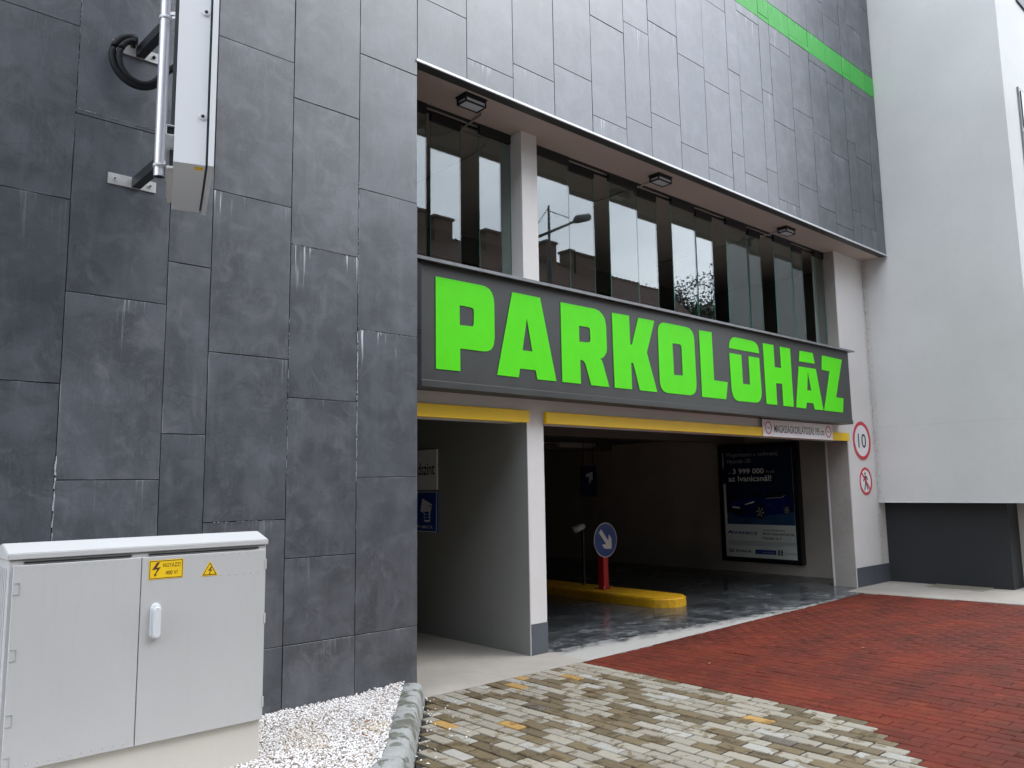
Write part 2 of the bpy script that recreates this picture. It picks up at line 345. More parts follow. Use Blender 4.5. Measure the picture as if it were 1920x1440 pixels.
# ================================================================== helpers
def link(name, me, mat, parent=None):
    o = bpy.data.objects.new(name, me); COL.objects.link(o)
    if mat is not None:
        for m in (mat if isinstance(mat, (list, tuple)) else [mat]): me.materials.append(m)
    if parent is not None: o.parent = parent
    return o
def tag(o, label=None, cat=None, group=None, kind=None):
    if label: o['label'] = label
    if cat: o['category'] = cat
    if group: o['group'] = group
    if kind: o['kind'] = kind
    return o
def empty(name, loc, label=None, cat=None, group=None, kind=None):
    o = bpy.data.objects.new(name, None); COL.objects.link(o); o.location = loc; o.empty_display_size = .1
    return tag(o, label, cat, group, kind)
def pt(o, parent):                       # parent keeping world coordinates
    o.parent = parent; o.matrix_parent_inverse = Matrix.Translation(parent.location).inverted() if parent.parent is None else (Matrix.Translation(parent.parent.location) if False else Matrix.Identity(4)); return o
class BM:
    def __init__(s): s.b = bmesh.new()
    def box(s, a, b, rot=None, mi=0, bev=0):
        x0, y0, z0 = a; x1, y1, z1 = b
        vs = [s.b.verts.new(p) for p in ((x0, y0, z0), (x1, y0, z0), (x1, y1, z0), (x0, y1, z0), (x0, y0, z1), (x1, y0, z1), (x1, y1, z1), (x0, y1, z1))]
        fs = [s.b.faces.new([vs[i] for i in q]) for q in ((3, 2, 1, 0), (4, 5, 6, 7), (0, 1, 5, 4), (1, 2, 6, 5), (2, 3, 7, 6), (3, 0, 4, 7))]
        for f in fs: f.material_index = mi
        if bev:
            es = list({e for f in fs for e in f.edges})
            bmesh.ops.bevel(s.b, geom=es, offset=bev, segments=2, affect='EDGES', profile=.5)
        return s
    def obox(s, o, ax, ay, az, mi=0, bev=0):    # oriented box: origin + three edge vectors
        o, ax, ay, az = map(Vector, (o, ax, ay, az))
        P = [o, o+ax, o+ax+ay, o+ay, o+az, o+ax+az, o+ax+ay+az, o+ay+az]
        vs = [s.b.verts.new(p) for p in P]
        fs = [s.b.faces.new([vs[i] for i in q]) for q in ((3, 2, 1, 0), (4, 5, 6, 7), (0, 1, 5, 4), (1, 2, 6, 5), (2, 3, 7, 6), (3, 0, 4, 7))]
        for f in fs: f.material_index = mi
        if bev: bmesh.ops.bevel(s.b, geom=list({e for f in fs for e in f.edges}), offset=bev, segments=2, affect='EDGES', profile=.5)
        return s
    def tube(s, pts, r, n=12, cap=True):
        pts = [Vector(p) for p in pts]; rings = []
        up = Vector((0, 0, 1))
        for i, p in enumerate(pts):
            d = (pts[min(i+1, len(pts)-1)]-pts[max(i-1, 0)]).normalized()
            a = d.cross(up) if abs(d.dot(up)) < .95 else d.cross(Vector((1, 0, 0)))
            a.normalize(); c = d.cross(a).normalized()
            rr = r[i] if isinstance(r, (list, tuple)) else r
            rings.append([s.b.verts.new(p+(a*math.cos(t)+c*math.sin(t))*rr) for t in (2*math.pi*k/n for k in range(n))])
        for A, B in zip(rings, rings[1:]):
            for k in range(n):
                f = s.b.faces.new([A[k], A[(k+1) % n], B[(k+1) % n], B[k]]); f.smooth = True
        if cap:
            s.b.faces.new(rings[0][::-1]); s.b.faces.new(rings[-1])
        return s
    def prism(s, poly, f, h):            # poly 2D -> 3D by f(u,v,0) bottom and f(u,v,h) top
        A = [s.b.verts.new(f(u, v, 0)) for u, v in poly]; B = [s.b.verts.new(f(u, v, h)) for u, v in poly]
        s.b.faces.new(A[::-1]); s.b.faces.new(B); n = len(poly)
        for i in range(n): s.b.faces.new([A[i], A[(i+1) % n], B[(i+1) % n], B[i]])
        return s
    def done(s, name, mat, parent=None, smooth=False):
        bmesh.ops.recalc_face_normals(s.b, faces=s.b.faces[:])
        me = bpy.data.meshes.new(name); s.b.to_mesh(me); s.b.free()
        if smooth:
            for p in me.polygons: p.use_smooth = True
        return link(name, me, mat, parent)
def box(name, a, b, mat, parent=None, bev=0): return BM().box(a, b, bev=bev).done(name, mat, parent)
def FY(y): return lambda u, v, h: (u, y-h, v)            # print on a wall facing -Y
def FX(x, y0): return lambda u, v, h: (x-h, y0-u, v)      # print on a wall facing -X, u runs towards the street
def flat(name, loops, f, h, mat, parent=None):            # outline with holes, extruded h
    b = bmesh.new(); edges = []
    for lp in loops:
        vs = [b.verts.new((u, v, 0)) for u, v in lp]
        edges += [b.edges.new((vs[i], vs[(i+1) % len(vs)])) for i in range(len(vs))]
    bmesh.ops.triangle_fill(b, edges=edges, use_beauty=True, use_dissolve=False)
    for fc in b.faces:
        if fc.normal.z < 0: fc.normal_flip()
    r = bmesh.ops.extrude_face_region(b, geom=b.faces[:])
    for v in [g for g in r['geom'] if isinstance(g, bmesh.types.BMVert)]: v.co.z += 1.0
    for v in b.verts: v.co = Vector(f(v.co.x, v.co.y, h*v.co.z))
    bmesh.ops.recalc_face_normals(b, faces=b.faces[:])
    me = bpy.data.meshes.new(name); b.to_mesh(me); b.free()
    return link(name, me, mat, parent)
def text(body, u0, u1, v0, v1, f, mat, parent, name='lettering', bold=0.0, h=.0015):
    c = bpy.data.curves.new('t', 'FONT'); c.body = body; c.offset = bold; c.fill_mode = 'FRONT'; c.resolution_u = 3
    o = bpy.data.objects.new('t', c); COL.objects.link(o)
    bpy.context.view_layer.update()
    me = bpy.data.meshes.new_from_object(o.evaluated_get(bpy.context.evaluated_depsgraph_get()))
    bpy.data.objects.remove(o); bpy.data.curves.remove(c)
    n = len(me.vertices); co = np.empty(n*3); me.vertices.foreach_get('co', co); co = co.reshape(-1, 3)
    mn, mx_ = co.min(0), co.max(0)
    for i, v in enumerate(me.vertices):
        u = u0+(co[i, 0]-mn[0])/(mx_[0]-mn[0])*(u1-u0); w = v0+(co[i, 1]-mn[1])/(mx_[1]-mn[1])*(v1-v0)
        v.co = f(u, w, h)
    me.name = name; me.materials.clear()
    return link(name, me, mat, parent)
def circ(cx, cy, r, n=48, ry=None): return [(cx+r*math.cos(2*math.pi*k/n), cy+(ry or r)*math.sin(2*math.pi*k/n)) for k in range(n)]
def soup(name, V, F, mat, parent=None, smooth=False):
    me = bpy.data.meshes.new(name)
    me.vertices.add(len(V)); me.vertices.foreach_set('co', np.asarray(V, np.float32).ravel())
    F = np.asarray(F); k = F.shape[1]
    me.loops.add(F.size); me.loops.foreach_set('vertex_index', F.ravel().astype(np.int32))
    me.polygons.add(len(F)); me.polygons.foreach_set('loop_start', np.arange(0, F.size, k, dtype=np.int32))
    me.update(calc_edges=True); me.validate()
    return link(name, me, mat, parent)
def project(p):
    q = CM.transposed() @ (Vector(p)-Vector((0, 0, 1.69)))
    if q.z > -.05: return None
    return 960+1500*q.x/-q.z, 720-1500*q.y/-q.z

YW, YR, ZS = 5.64, 6.09, 5.555          # slate face, recessed face, soffit height
ORI = (0, 0, 0)

# ================================================================== ground and setting
def sheet(name, pts, z, mat, label=None, kind='structure'):
    me = bpy.data.meshes.new(name); me.from_pydata([(x, y, z) for x, y in pts], [], [list(range(len(pts)))]); me.update()
    o = link(name, me, mat); o['kind'] = kind
    if label: o['label'] = label
    return o
sheet('ground', [(-300, -300), (300, -300), (300, 300), (-300, 300)], -.14, M['asphalt'])
sheet('road', [(-60, -5.0), (60, -5.0), (60, -.6), (-60, -.6)], -.125, M['asphalt'])
box('roadside_pavement', (-60, -.55, -.135), (60, 1.0, -.02), M['concrete'])['kind'] = 'structure'
box('far_pavement', (-60, -7.0, -.135), (60, -5.05, -.0), M['concrete'])['kind'] = 'structure'
sheet('gravel_bed', [(-6, 1.0), (-6, 5.70), (4.02, 5.70), (3.95, 5.60), (2.80, 4.18), (2.3, 4.0), (-6, 3.9)], .095, M['gravel_bed'])
BX = lambda y: 12.35+.11*(5.74-y)
apron = BM().box((3.985, 5.53, -.13), (5.93, 6.30, 0)).box((3.985, 6.30, -.13), (5.69, 9.2, 0)).done('passage_floor', M['concrete']); apron['kind'] = 'structure'
apr2 = BM(); apr2.prism([(12.36, 5.75), (BX(-.5), -.5), (16.5, -.5), (16.5, 6.6), (12.95, 6.6), (12.95, 6.095), (12.36, 6.0)], lambda u, v, h: (u, v, h-.13), .13)
apr2 = apr2.done('concrete_strip', M['concrete']); apr2['kind'] = 'structure'
gf = BM(); gf.prism([(5.93, 5.53), (12.36, 5.745), (12.36, 6.0), (12.90, 6.09), (13.85, 6.6), (13.85, 20), (5.93, 20)], lambda u, v, h: (u, v, h-.13), .13)
gf = gf.done('garage_floor', M['floor']); gf['kind'] = 'structure'

# ------------------------------------------------------------------ pavers
PX, PY = .1125, .2330
KX = lambda x: 5.55-(3.97-x)*1.27
def paver_mesh(w, l, t=.07, red=False):
    g = .0022 if red else .0078; c = .0045
    a, b_ = g, w-g; d, e = g, l-g
    V = [(a, d, -t), (b_, d, -t), (b_, e, -t), (a, e, -t), (a, d, -c), (b_, d, -c), (b_, e, -c), (a, e, -c), (a+c, d+c, 0), (b_-c, d+c, 0), (b_-c, e-c, 0), (a+c, e-c, 0)]
    F = [(0, 1, 5, 4), (1, 2, 6, 5), (2, 3, 7, 6), (3, 0, 4, 7), (4, 5, 9, 8), (5, 6, 10, 9), (6, 7, 11, 10), (7, 4, 8, 11), (8, 9, 10, 11)]
    return V, F
tan_l, red_l = [], []
for i in range(int((1.6)/PX), int(13.4/PX)):
    x = i*PX; xm = x+PX/2
    off = (i % 2)*PY/2
    for j in range(int(.8/PY)-1, int(6/PY)+1):
        y0 = j*PY+off+.06; y1 = y0+PY; ym = (y0+y1)/2
        isred = xm > 5.87 or ym < 2.75-(5.83-xm)
        if isred:
            ymax = 5.53+.0326*(xm-5.9)
            if x+PX > BX(ym): continue
        else:
            ymax = 5.54
            if xm < 3.97: ymax = min(ymax, KX(x)-.012)
        y1c = min(y1, ymax)
        if y1c-y0 < .03: continue
        p = project((xm, (y0+y1c)/2, 0))
        if p is None or not (-260 < p[0] < 2240 and p[1] < 1900): continue
        d = math.hypot(xm, ym); inview = -15 < p[0] < 1935 and p[1] < 1455
        (red_l if isred else tan_l).append((not inview, d, x, y0, y1c-y0))
pav = empty('pavement', ORI, 'footpath of grey and brown concrete pavers beside the kerb', None, None, 'structure')
drv = empty('driveway', ORI, 'red painted paver driveway leading into the garage', None, None, 'structure')
sb = sheet('bedding', [(1.2, .9), (5.9, .9), (5.9, 5.53), (3.985, 5.53), (3.985, 5.50), (1.2, 2.0)], -.012, M['sand'], kind='structure'); sb.parent = pav
sb = sheet('bedding', [(5.9, .9), (BX(.9), .9), (12.34, 5.74), (5.9, 5.529)], -.012, M['redsand'], kind='structure'); sb.parent = drv
sb = sheet('bedding', [(4.0, .9), (5.9, .9), (5.9, 2.80)], -.010, M['redsand'], kind='structure'); sb.parent = drv
def tone_tan():
    r = random.random(); k = random.uniform(.88, 1.1)
    if r < .49: c = (.315*k, .283*k, .225*k)
    elif r < .56: c = (.37*k, .352*k, .31*k)
    elif r < .978: k = random.uniform(.75, 1.15); c = (.150*k, .112*k, .060*k)
    elif r < .985: c = (.12*k, .10*k, .075*k)
    elif r < .995: c = (.42*k, .25*k, .075*k)
    else: c = (.50*k, .40*k, .26*k)
    return (*c, 1)
def tone_red():
    k = random.uniform(.84, 1.14); return (k, k*random.uniform(.9, 1.15), k, 1)
cache = {}
for lst, par, m1, m2, tone in ((tan_l, pav, M['paver_tan'], M['paver_tan_far'], tone_tan), (red_l, drv, M['paver_red'], M['paver_red_far'], tone_red)):
    lst.sort()
    for (_, d, x, y, l) in lst[:300]:
        key = (round(l, 3), m1.name)
        if key not in cache:
            V, F = paver_mesh(PX, l, red=par is drv); me = bpy.data.meshes.new('paver'); me.from_pydata(V, [], F); me.update(); me.materials.append(m1); cache[key] = me
        o = bpy.data.objects.new('paver', cache[key]); COL.objects.link(o); o.parent = par
        o.location = (x, y, random.uniform(-.0035, .0)); o.rotation_euler = (random.gauss(0, .006), random.gauss(0, .010), random.gauss(0, .004)); o.color = tone()
    VV, FF, CC = [], [], []
    for (_, d, x, y, l) in lst[300:]:
        V, F = paver_mesh(PX, l, red=par is drv); n = len(VV); dz = random.uniform(-.0035, 0); tx = random.gauss(0, .008); c = tone()
        VV += [(a+x, b+y, c_+dz+(a-PX/2)*tx) for a, b, c_ in V]; FF += [tuple(k+n for k in f) for f in F]; CC += [c]*(len(F)*4)
    if VV:
        o = soup('far_pavers', VV, FF, m2, par); o['kind'] = 'stuff'
        at = o.data.color_attributes.new('tone', 'FLOAT_COLOR', 'CORNER'); at.data.foreach_set('color', np.array(CC, np.float32).ravel())

# ================================================================== parking garage building
G = empty('parking_garage', ORI, 'slate clad parking garage with glazed upper floor and dark vehicle entrance', 'parking garage')
leftc = [(-1.20, -.57, 2.0), (-.57, .03, 2.7), (.03, .632, 1.5), (.632, 1.235, 2.383), (1.235, 1.865, 1.775), (1.865, 2.168, 2.087), (2.168, 2.784, 1.475), (2.784, 3.388, 1.185), (3.388, 3.985, 1.786)]
ub = [3.985, 4.565, 5.167, 5.76, 6.357, 6.943, 7.412, 8.0, 8.58, 9.155, 9.448, 10.03, 10.32, 10.91, 11.5, 12.07, 12.66, 12.955, 13.52, 13.855]
uj = [6.2, 5.80, 5.96, 6.17, 5.783, 5.945, 6.145, 5.933, 5.76, 6.13, 5.92, 6.13, 5.75, 6.13, 5.923, 5.755, 6.128, 5.918, 6.49]
drips = {(2.784, 3.6): 1.0, (3.388, 2.994): 1.0, (2.784, 4.81): .0, (3.388, 1.786): .0, (2.168, 3.9): .75, (1.235, 2.99): .35, (2.168, 2.69): .25}
def tile(x0, x1, z0, z1, green=False, drip=None):
    w, h = x1-x0, z1-z0
    b = BM(); g = .0032
    b.box((g, 0, g), (w-g, .012, h-g))
    bmesh.ops.bevel(b.b, geom=[e for e in b.b.edges if all(v.co.y < .001 for v in e.verts)], offset=.0012, segments=1, affect='EDGES')
    o = b.done('painted_tile' if green else 'slate_tile', M['slate_green'] if green else M['slate'], G)
    o.location = (x0, YW+random.uniform(-.0015, .0015), z0)
    o.rotation_euler = (random.gauss(0, .0012), 0, random.gauss(0, .0022))
    o['th'] = h; o['tw'] = w
    if drip is None:
        r = random.random(); drip = 0.0 if r < .70 else .45
    o['drip'] = float(drip)
TOP = 11.4; GB0, GB1 = 8.44, 8.80
def column(x0, x1, joints, zb):
    js = sorted(set([zb]+[j for j in joints if zb+.04 < j < TOP]+[TOP]))
    for a, c in zip(js, js[1:]):
        dr = .12 if x1 < 3.99 else None
        for (kx, kz), v in drips.items():
            if abs(kx-x0) < .01 and abs(c-kz) < .03: dr = v
        if x0 >= 3.98 and a < GB1 and c > GB0:
            if a < GB0-.02: tile(x0, x1, a, GB0, drip=dr)
            tile(x0, x1, max(a, GB0), min(c, GB1), True, drip=.35)
            if c > GB1+.02: tile(x0, x1, GB1, c, drip=dr)
        else: tile(x0, x1, a, c, drip=dr)
for x0, x1, j in leftc:
    column(x0, x1, [.557]+[j+1.208*n for n in range(-1, 9) if j+1.208*n > .9], 0.04)
for (x0, x1), j in zip(zip(ub, ub[1:]), uj):
    column(x0, x1, [j+1.193*n for n in range(0, 6)], 5.572)
def lime(x0, z0, x1, z1, w, n=60, gaps=.3):
    b = BM(); dx, dz = x1-x0, z1-z0; L_ = math.hypot(dx, dz); px_, pz_ = -dz/L_, dx/L_; ph = random.uniform(0, 9)
    for k in range(n):
        if random.random() < gaps: continue
        t0, t1 = k/n, (k+1.0)/n; ww = .7*w*random.uniform(.3, 1.0)*(1-.6*t0); o_ = w*.12*math.sin(ph+k*.9)
        b.obox((x0+dx*t0+px_*(o_-ww/2), YW-.0035, z0+dz*t0+pz_*(o_-ww/2)), (dx*(t1-t0), 0, dz*(t1-t0)), (0, .004, 0), (px_*ww, 0, pz_*ww))
    b.done('lime_deposit', M['lime'], G)['kind'] = 'stuff'
M['lime'] = plain('lime_crust', (.42, .44, .48), .8, var=.1, scale=20)
lime(3.388, 2.99, 3.388, 1.72, .014, 70, .1); lime(3.388, 4.25, 3.388, 3.0, .006, 80, .35)
lime(1.236, 1.96, 1.236, 1.28, .016, 40, .12); lime(1.25, 4.222, 1.845, 4.222, .006, 50, .35); lime(1.235, 5.1, 1.235, 4.0, .005, 60, .45)
lime(2.784, 3.0, 2.784, 1.75, .006, 70, .5); lime(2.20, 1.474, 2.76, 1.474, .006, 40, .45); lime(2.80, 3.60, 3.37, 3.60, .006, 40, .3); lime(3.41, 2.992, 3.97, 2.992, .006, 40, .4)
# masonry behind the cladding
box('wall', (-1.2, YW+.013, -.1), (3.981, YW+.30, TOP), M['joint'], G)
box('wall', (3.981, YW+.013, 5.60), (13.862, YW+.30, TOP), M['joint'], G)
box('end_return', (3.70, YW+.30, 0), (3.981, 9.2, 2.62), M['interior_dark'], G)
# soffit, dark underside strip and bright drip edge
box('soffit', (3.70, YW+.115, ZS), (13.868, YR+.002, ZS+.05), M['brown_render'], G)
box('soffit_strip', (3.986, YW+.004, ZS-.004), (13.862, YW+.115, ZS+.03), M['sign_grey'], G)
ed = BM().box((3.972, YW-.014, ZS-.006), (13.862, YW+.0035, ZS+.016)).done('drip_edge', M['alu'], G)
# upper floor: recessed piers, slab, dark room
box('pier', (5.680, YR, 3.80), (5.912, YR+.34, ZS), M['white_render'], G)
box('pier', (12.845, YR, 2.48), (13.878, YR+.40, ZS), M['white_render'], G)
box('pier_side', (12.838, YR+.012, 3.80), (12.845, YR+.34, ZS-.002), M['concrete_wall'], G)
box('ceiling_slab', (3.70, YR+.002, ZS+.001), (13.88, 17, ZS+.3), M['brown_render'], G)
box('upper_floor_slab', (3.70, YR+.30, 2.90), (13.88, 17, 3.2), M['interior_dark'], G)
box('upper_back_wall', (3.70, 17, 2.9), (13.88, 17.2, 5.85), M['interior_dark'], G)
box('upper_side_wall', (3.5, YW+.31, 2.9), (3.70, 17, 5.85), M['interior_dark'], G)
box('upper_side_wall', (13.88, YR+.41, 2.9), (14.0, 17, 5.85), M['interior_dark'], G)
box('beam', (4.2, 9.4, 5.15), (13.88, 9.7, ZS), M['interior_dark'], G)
# lintel and lower piers
box('lintel', (3.985, YR, 2.36), (12.845, YR+.30, 3.80), M['white_render'], G)
box('pier', (12.90, YR+.0, 0), (13.878, YR+.40, 2.48), M['white_render'], G)
box('pier', (13.878, YR+.003, 0), (14.118, YR+.40, 1.335), M['white_render'], G)
box('pier_side', (12.893, YR+.012, 0.0), (12.90, YR+.36, 2.36), M['concrete_wall'], G)
box('pier', (5.697, YR, 0), (5.93, YR+.30, 2.36), M['white_render'], G)
box('partition_wall', (5.690, YR+.006, 0), (5.697, 9.2, 2.60), M['grey_render'], G)
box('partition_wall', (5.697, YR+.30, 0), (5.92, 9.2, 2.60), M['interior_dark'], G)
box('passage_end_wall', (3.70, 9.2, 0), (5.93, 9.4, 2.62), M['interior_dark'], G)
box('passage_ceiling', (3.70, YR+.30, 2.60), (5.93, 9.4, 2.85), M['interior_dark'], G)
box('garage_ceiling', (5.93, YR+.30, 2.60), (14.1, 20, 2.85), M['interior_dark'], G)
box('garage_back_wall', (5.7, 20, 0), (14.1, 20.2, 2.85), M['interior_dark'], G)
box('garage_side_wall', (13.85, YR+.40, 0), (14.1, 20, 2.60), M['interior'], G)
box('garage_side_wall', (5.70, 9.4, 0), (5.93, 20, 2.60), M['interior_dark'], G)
for k in range(3): box('ceiling_beam', (5.93, 8.6+3.4*k, 2.46), (13.85, 8.85+3.4*k, 2.60), M['interior_dark'], G)
# skirting tiles on the piers
box('plinth_tile', (5.700, YR-.009, .002), (5.930, YR-.0005, .305), M['plinth_tile'], G)
for a, c in ((12.905, 13.50), (13.504, 14.118)): box('plinth_tile', (a, YR-.009, .002), (c, YR-.0005, .305), M['plinth_tile'], G)
box('corner_bead', (5.688, YR-.006, .002), (5.697, YR+.004, 2.35), M['alu'], G)
# yellow height bars
box('yellow_bar', (3.99, YR-.045, 2.350), (5.688, YR-.001, 2.478), M['yellow'], G, .004)
box('yellow_bar', (5.935, YR-.045, 2.350), (12.868, YR-.001, 2.478), M['yellow'], G, .004)

# frameless panes, alternately front and back track
panes = [(3.99, 4.530, 6.258), (4.588, 5.043, 6.353), (5.228, 5.672, 6.265),
         (5.916, 6.592, 6.258), (6.600, 7.128, 6.353), (7.323, 7.863, 6.270), (7.868, 8.387, 6.370), (8.610, 9.139, 6.284), (9.142, 9.660, 6.356),
         (9.911, 10.458, 6.282), (10.462, 10.945, 6.350), (11.219, 11.753, 6.272), (11.757, 12.246, 6.350), (12.50, 12.835, 6.280)]
for x0, x1, y in panes:
    if y > 6.32: x0 += .088*x0/6.3
    b = BM().box((x0, y, 3.79), (x1, y+.010, 5.50))
    for f in b.b.faces:
        f.material_index = 1 if abs(f.normal.x) > .5 or abs(f.normal.z) > .5 else 0
    bmesh.ops.recalc_face_normals(b.b, faces=b.b.faces[:])
    for f in b.b.faces: f.material_index = 0 if abs(f.normal.y) > .5 else 1
    me = bpy.data.meshes.new('window_pane'); b.b.to_mesh(me); b.b.free()
    o = link('window_pane', me, [M['glass'], M['glass_edge']], G)
    c = box('top_clamp', (x0+.0, y-.014, 5.452), (x1, y+.024, 5.553), M['black'], o)
    box('bottom_clamp', (x0+.0, y-.014, 3.802), (x1, y+.024, 3.86), M['black'], o)
for y in (6.262, 6.357): box('ceiling_track', (3.99, y-.012, ZS-.018), (12.838, y+.022, ZS-.001), M['dark_metal'], G)

# ------------------------------------------------------------------ name sign
NS = empty('name_sign', (4.1, 5.85, 2.6), 'long dark grey fascia sign with big green letters above the entrance', 'sign')
def P(o, par):
    if o.parent is par: o.location = o.location-par.location
    return o
SY = 5.85
P(box('sign_box', (3.99, SY, 2.600), (12.60, YR-.002, 3.765), M['sign_grey'], NS, .006), NS)
P(box('side_flashing', (3.992, SY-.012, 2.60), (4.17, SY-.002, 3.765), M['black_frame'], NS), NS)
P(box('top_ledge', (3.99, SY-.06, 3.772), (12.70, YR+.16, 3.792), M['ledge'], NS), NS)
P(box('ledge_lip', (3.99, SY-.064, 3.762), (12.70, SY-.0605, 3.792), M['ledge'], NS), NS)
P(box('bottom_fold', (4.17, SY-.010, 2.60), (12.60, SY-.0025, 2.665), M['sign_grey'], NS, .003), NS)
LET = {
'P':[[(4.334,3.641),(4.867,3.644),(4.935,3.641),(4.986,3.623),(5.019,3.592),(5.042,3.542),(5.05,3.48),(5.05,3.142),(5.037,3.07),(5.011,3.027),(4.97,3.003),(4.92,2.992),(4.619,2.991),(4.619,2.775),(4.336,2.773)],[(4.615,3.407),(4.753,3.404),(4.78,3.398),(4.791,3.373),(4.786,3.242),(4.773,3.221),(4.616,3.216)]],
'A':[[(5.291,3.638),(5.681,3.637),(5.895,2.778),(5.622,2.775),(5.599,2.868),(5.381,2.867),(5.363,2.776),(5.077,2.777)],[(5.487,3.395),(5.557,3.057),(5.42,3.057)]],
'R':[[(5.982,3.635),(6.527,3.637),(6.597,3.624),(6.652,3.588),(6.686,3.544),(6.704,3.468),(6.707,3.217),(6.7,3.168),(6.666,3.121),(6.63,3.093),(6.587,3.082),(6.617,3.068),(6.637,3.027),(6.729,2.776),(6.432,2.775),(6.349,3.001),(6.316,3.035),(6.267,3.041),(6.269,2.778),(5.984,2.777)],[(6.261,3.413),(6.4,3.416),(6.431,3.406),(6.437,3.378),(6.44,3.283),(6.43,3.254),(6.399,3.244),(6.261,3.237)]],
'K':[[(6.81,3.632),(7.112,3.638),(7.117,3.3),(7.148,3.3),(7.279,3.635),(7.581,3.637),(7.417,3.235),(7.587,2.777),(7.265,2.777),(7.159,3.085),(7.121,3.086),(7.123,2.777),(6.82,2.776)]],
'O':[[(7.642,3.533),(7.659,3.582),(7.696,3.618),(7.751,3.638),(7.801,3.64),(8.216,3.641),(8.287,3.631),(8.339,3.601),(8.368,3.555),(8.377,3.502),(8.385,2.939),(8.377,2.873),(8.348,2.823),(8.297,2.793),(8.243,2.782),(7.779,2.78),(7.713,2.794),(7.667,2.834),(7.645,2.883),(7.641,2.944)],[(7.921,3.401),(8.068,3.405),(8.096,3.39),(8.103,3.364),(8.105,3.018),(7.929,3.011)]],
'L':[[(8.488,3.633),(8.768,3.639),(8.774,3.011),(9.084,3.009),(9.031,2.78),(8.495,2.78)]],
'Oc':[[(9.156,3.473),(9.171,3.548),(9.203,3.593),(9.252,3.625),(9.309,3.637),(9.73,3.633),(9.808,3.62),(9.864,3.586),(9.889,3.534),(9.897,3.474)]],
'Ou':[[(9.155,3.408),(9.444,3.407),(9.449,3.016),(9.621,3.016),(9.621,3.409),(9.89,3.408),(9.908,2.931),(9.895,2.866),(9.862,2.821),(9.814,2.79),(9.753,2.779),(9.305,2.776),(9.241,2.793),(9.199,2.832),(9.176,2.882),(9.167,2.943)]],
'H':[[(10.006,3.632),(10.29,3.635),(10.291,3.318),(10.467,3.319),(10.459,3.63),(10.749,3.632),(10.757,2.776),(10.47,2.776),(10.469,3.092),(10.304,3.089),(10.301,2.779),(10.019,2.779)]],
'Ac':[[(11.027,3.628),(11.421,3.634),(11.465,3.473),(10.992,3.468)]],
'Al':[[(10.971,3.39),(11.486,3.395),(11.646,2.775),(11.376,2.772),(11.345,2.862),(11.147,2.862),(11.113,2.772),(10.83,2.775)],[(11.234,3.337),(11.306,3.052),(11.182,3.049)]],
'Z':[[(11.706,3.626),(12.36,3.619),(12.082,2.999),(12.328,2.998),(12.277,2.771),(11.67,2.773),(11.924,3.396),(11.668,3.399)]]}
for k, lp in LET.items():
    o = flat('letter' if k[1:] != 'c' else 'accent', lp, FY(SY-.0025), .004, M['letter_green'], NS); P(o, NS)
b = BM()
for z in (2.75, 2.98, 3.22, 3.46, 3.66): b.tube([(4.08, SY-.012, z), (4.08, SY-.018, z)], .008, 8)
P(b.done('rivets', M['alu'], NS), NS)

# ------------------------------------------------------------------ signs on the facade
hs = empty('height_limit_sign', (11.25, YR-.05, 2.35), 'white height limit board reading MAGASSÁGKORLÁTOZÁS 195 cm over the yellow bar', 'sign')
HY = YR-.047
P(box('board', (10.21, HY-.006, 2.350), (12.283, HY-.0005, 2.590), M['sign_lilac'], hs), hs)
for cx in (10.36, 12.14):
    P(flat('red_ring', [circ(cx, 2.472, .090), circ(cx, 2.472, .074)], FY(HY-.0065), .002, M['sign_red'], hs), hs)
    P(text('1.95m', cx-.05, cx+.05, 2.46, 2.485, FY(HY-.0065), M['ink'], hs), hs)
P(text('MAGASSÁGKORLÁTOZÁS 195 cm', 10.52, 12.0, 2.410, 2.550, FY(HY-.0065), M['ink'], hs, bold=.003), hs)
sp = empty('speed_limit_sign', (13.39, YR-.01, 2.37), 'round speed limit sign with black 10 in a red ring on the white pier', 'road sign')
P(flat('disc', [circ(13.39, 2.37, .325)], FY(YR-.001), .006, M['sign_white'], sp), sp)
P(flat('red_ring', [circ(13.39, 2.37, .325), circ(13.39, 2.37, .262)], FY(YR-.0075), .002, M['sign_red'], sp), sp)
P(text('10', 13.25, 13.54, 2.25, 2.49, FY(YR-.0075), M['ink'], sp, bold=.005), sp)
npd = empty('no_pedestrians_sign', (13.44, YR-.01, 1.70), 'round no pedestrians sign with crossed out walking figure below the speed sign', 'road sign')
P(flat('disc', [circ(13.43, 1.695, .232)], FY(YR-.001), .006, M['sign_white'], npd), npd)
P(flat('red_ring', [circ(13.43, 1.695, .232), circ(13.43, 1.695, .188)], FY(YR-.0075), .002, M['sign_red'], npd), npd)
b = BM(); f = FY(YR-.0075); cx, cz = 13.43, 1.695
def quad2(b, f, p, q, w, h=.002):
    dx, dz = q[0]-p[0], q[1]-p[1]; l = math.hypot(dx, dz); nx, nz = -dz/l*w/2, dx/l*w/2
    b.prism([(p[0]+nx, p[1]+nz), (q[0]+nx, q[1]+nz), (q[0]-nx, q[1]-nz), (p[0]-nx, p[1]-nz)], f, h)
b.prism(circ(cx-.01, cz+.125, .024, 14), f, .002)
for p, q, w in (((cx-.01, cz+.09), (cx+.0, cz-.02), .06), ((cx-.03, cz+.07), (cx-.085, cz+.0), .022), ((cx+.02, cz+.08), (cx+.075, cz+.02), .022), ((cx-.005, cz-.01), (cx-.06, cz-.15), .028), ((cx+.005, cz-.01), (cx+.06, cz-.145), .028)): quad2(b, f, p, q, w)
P(b.done('walking_figure', M['ink'], npd), npd)
b = BM(); quad2(b, FY(YR-.010), (cx-.145, cz+.145), (cx+.145, cz-.145), .036); P(b.done('red_bar', M['sign_red'], npd), npd)

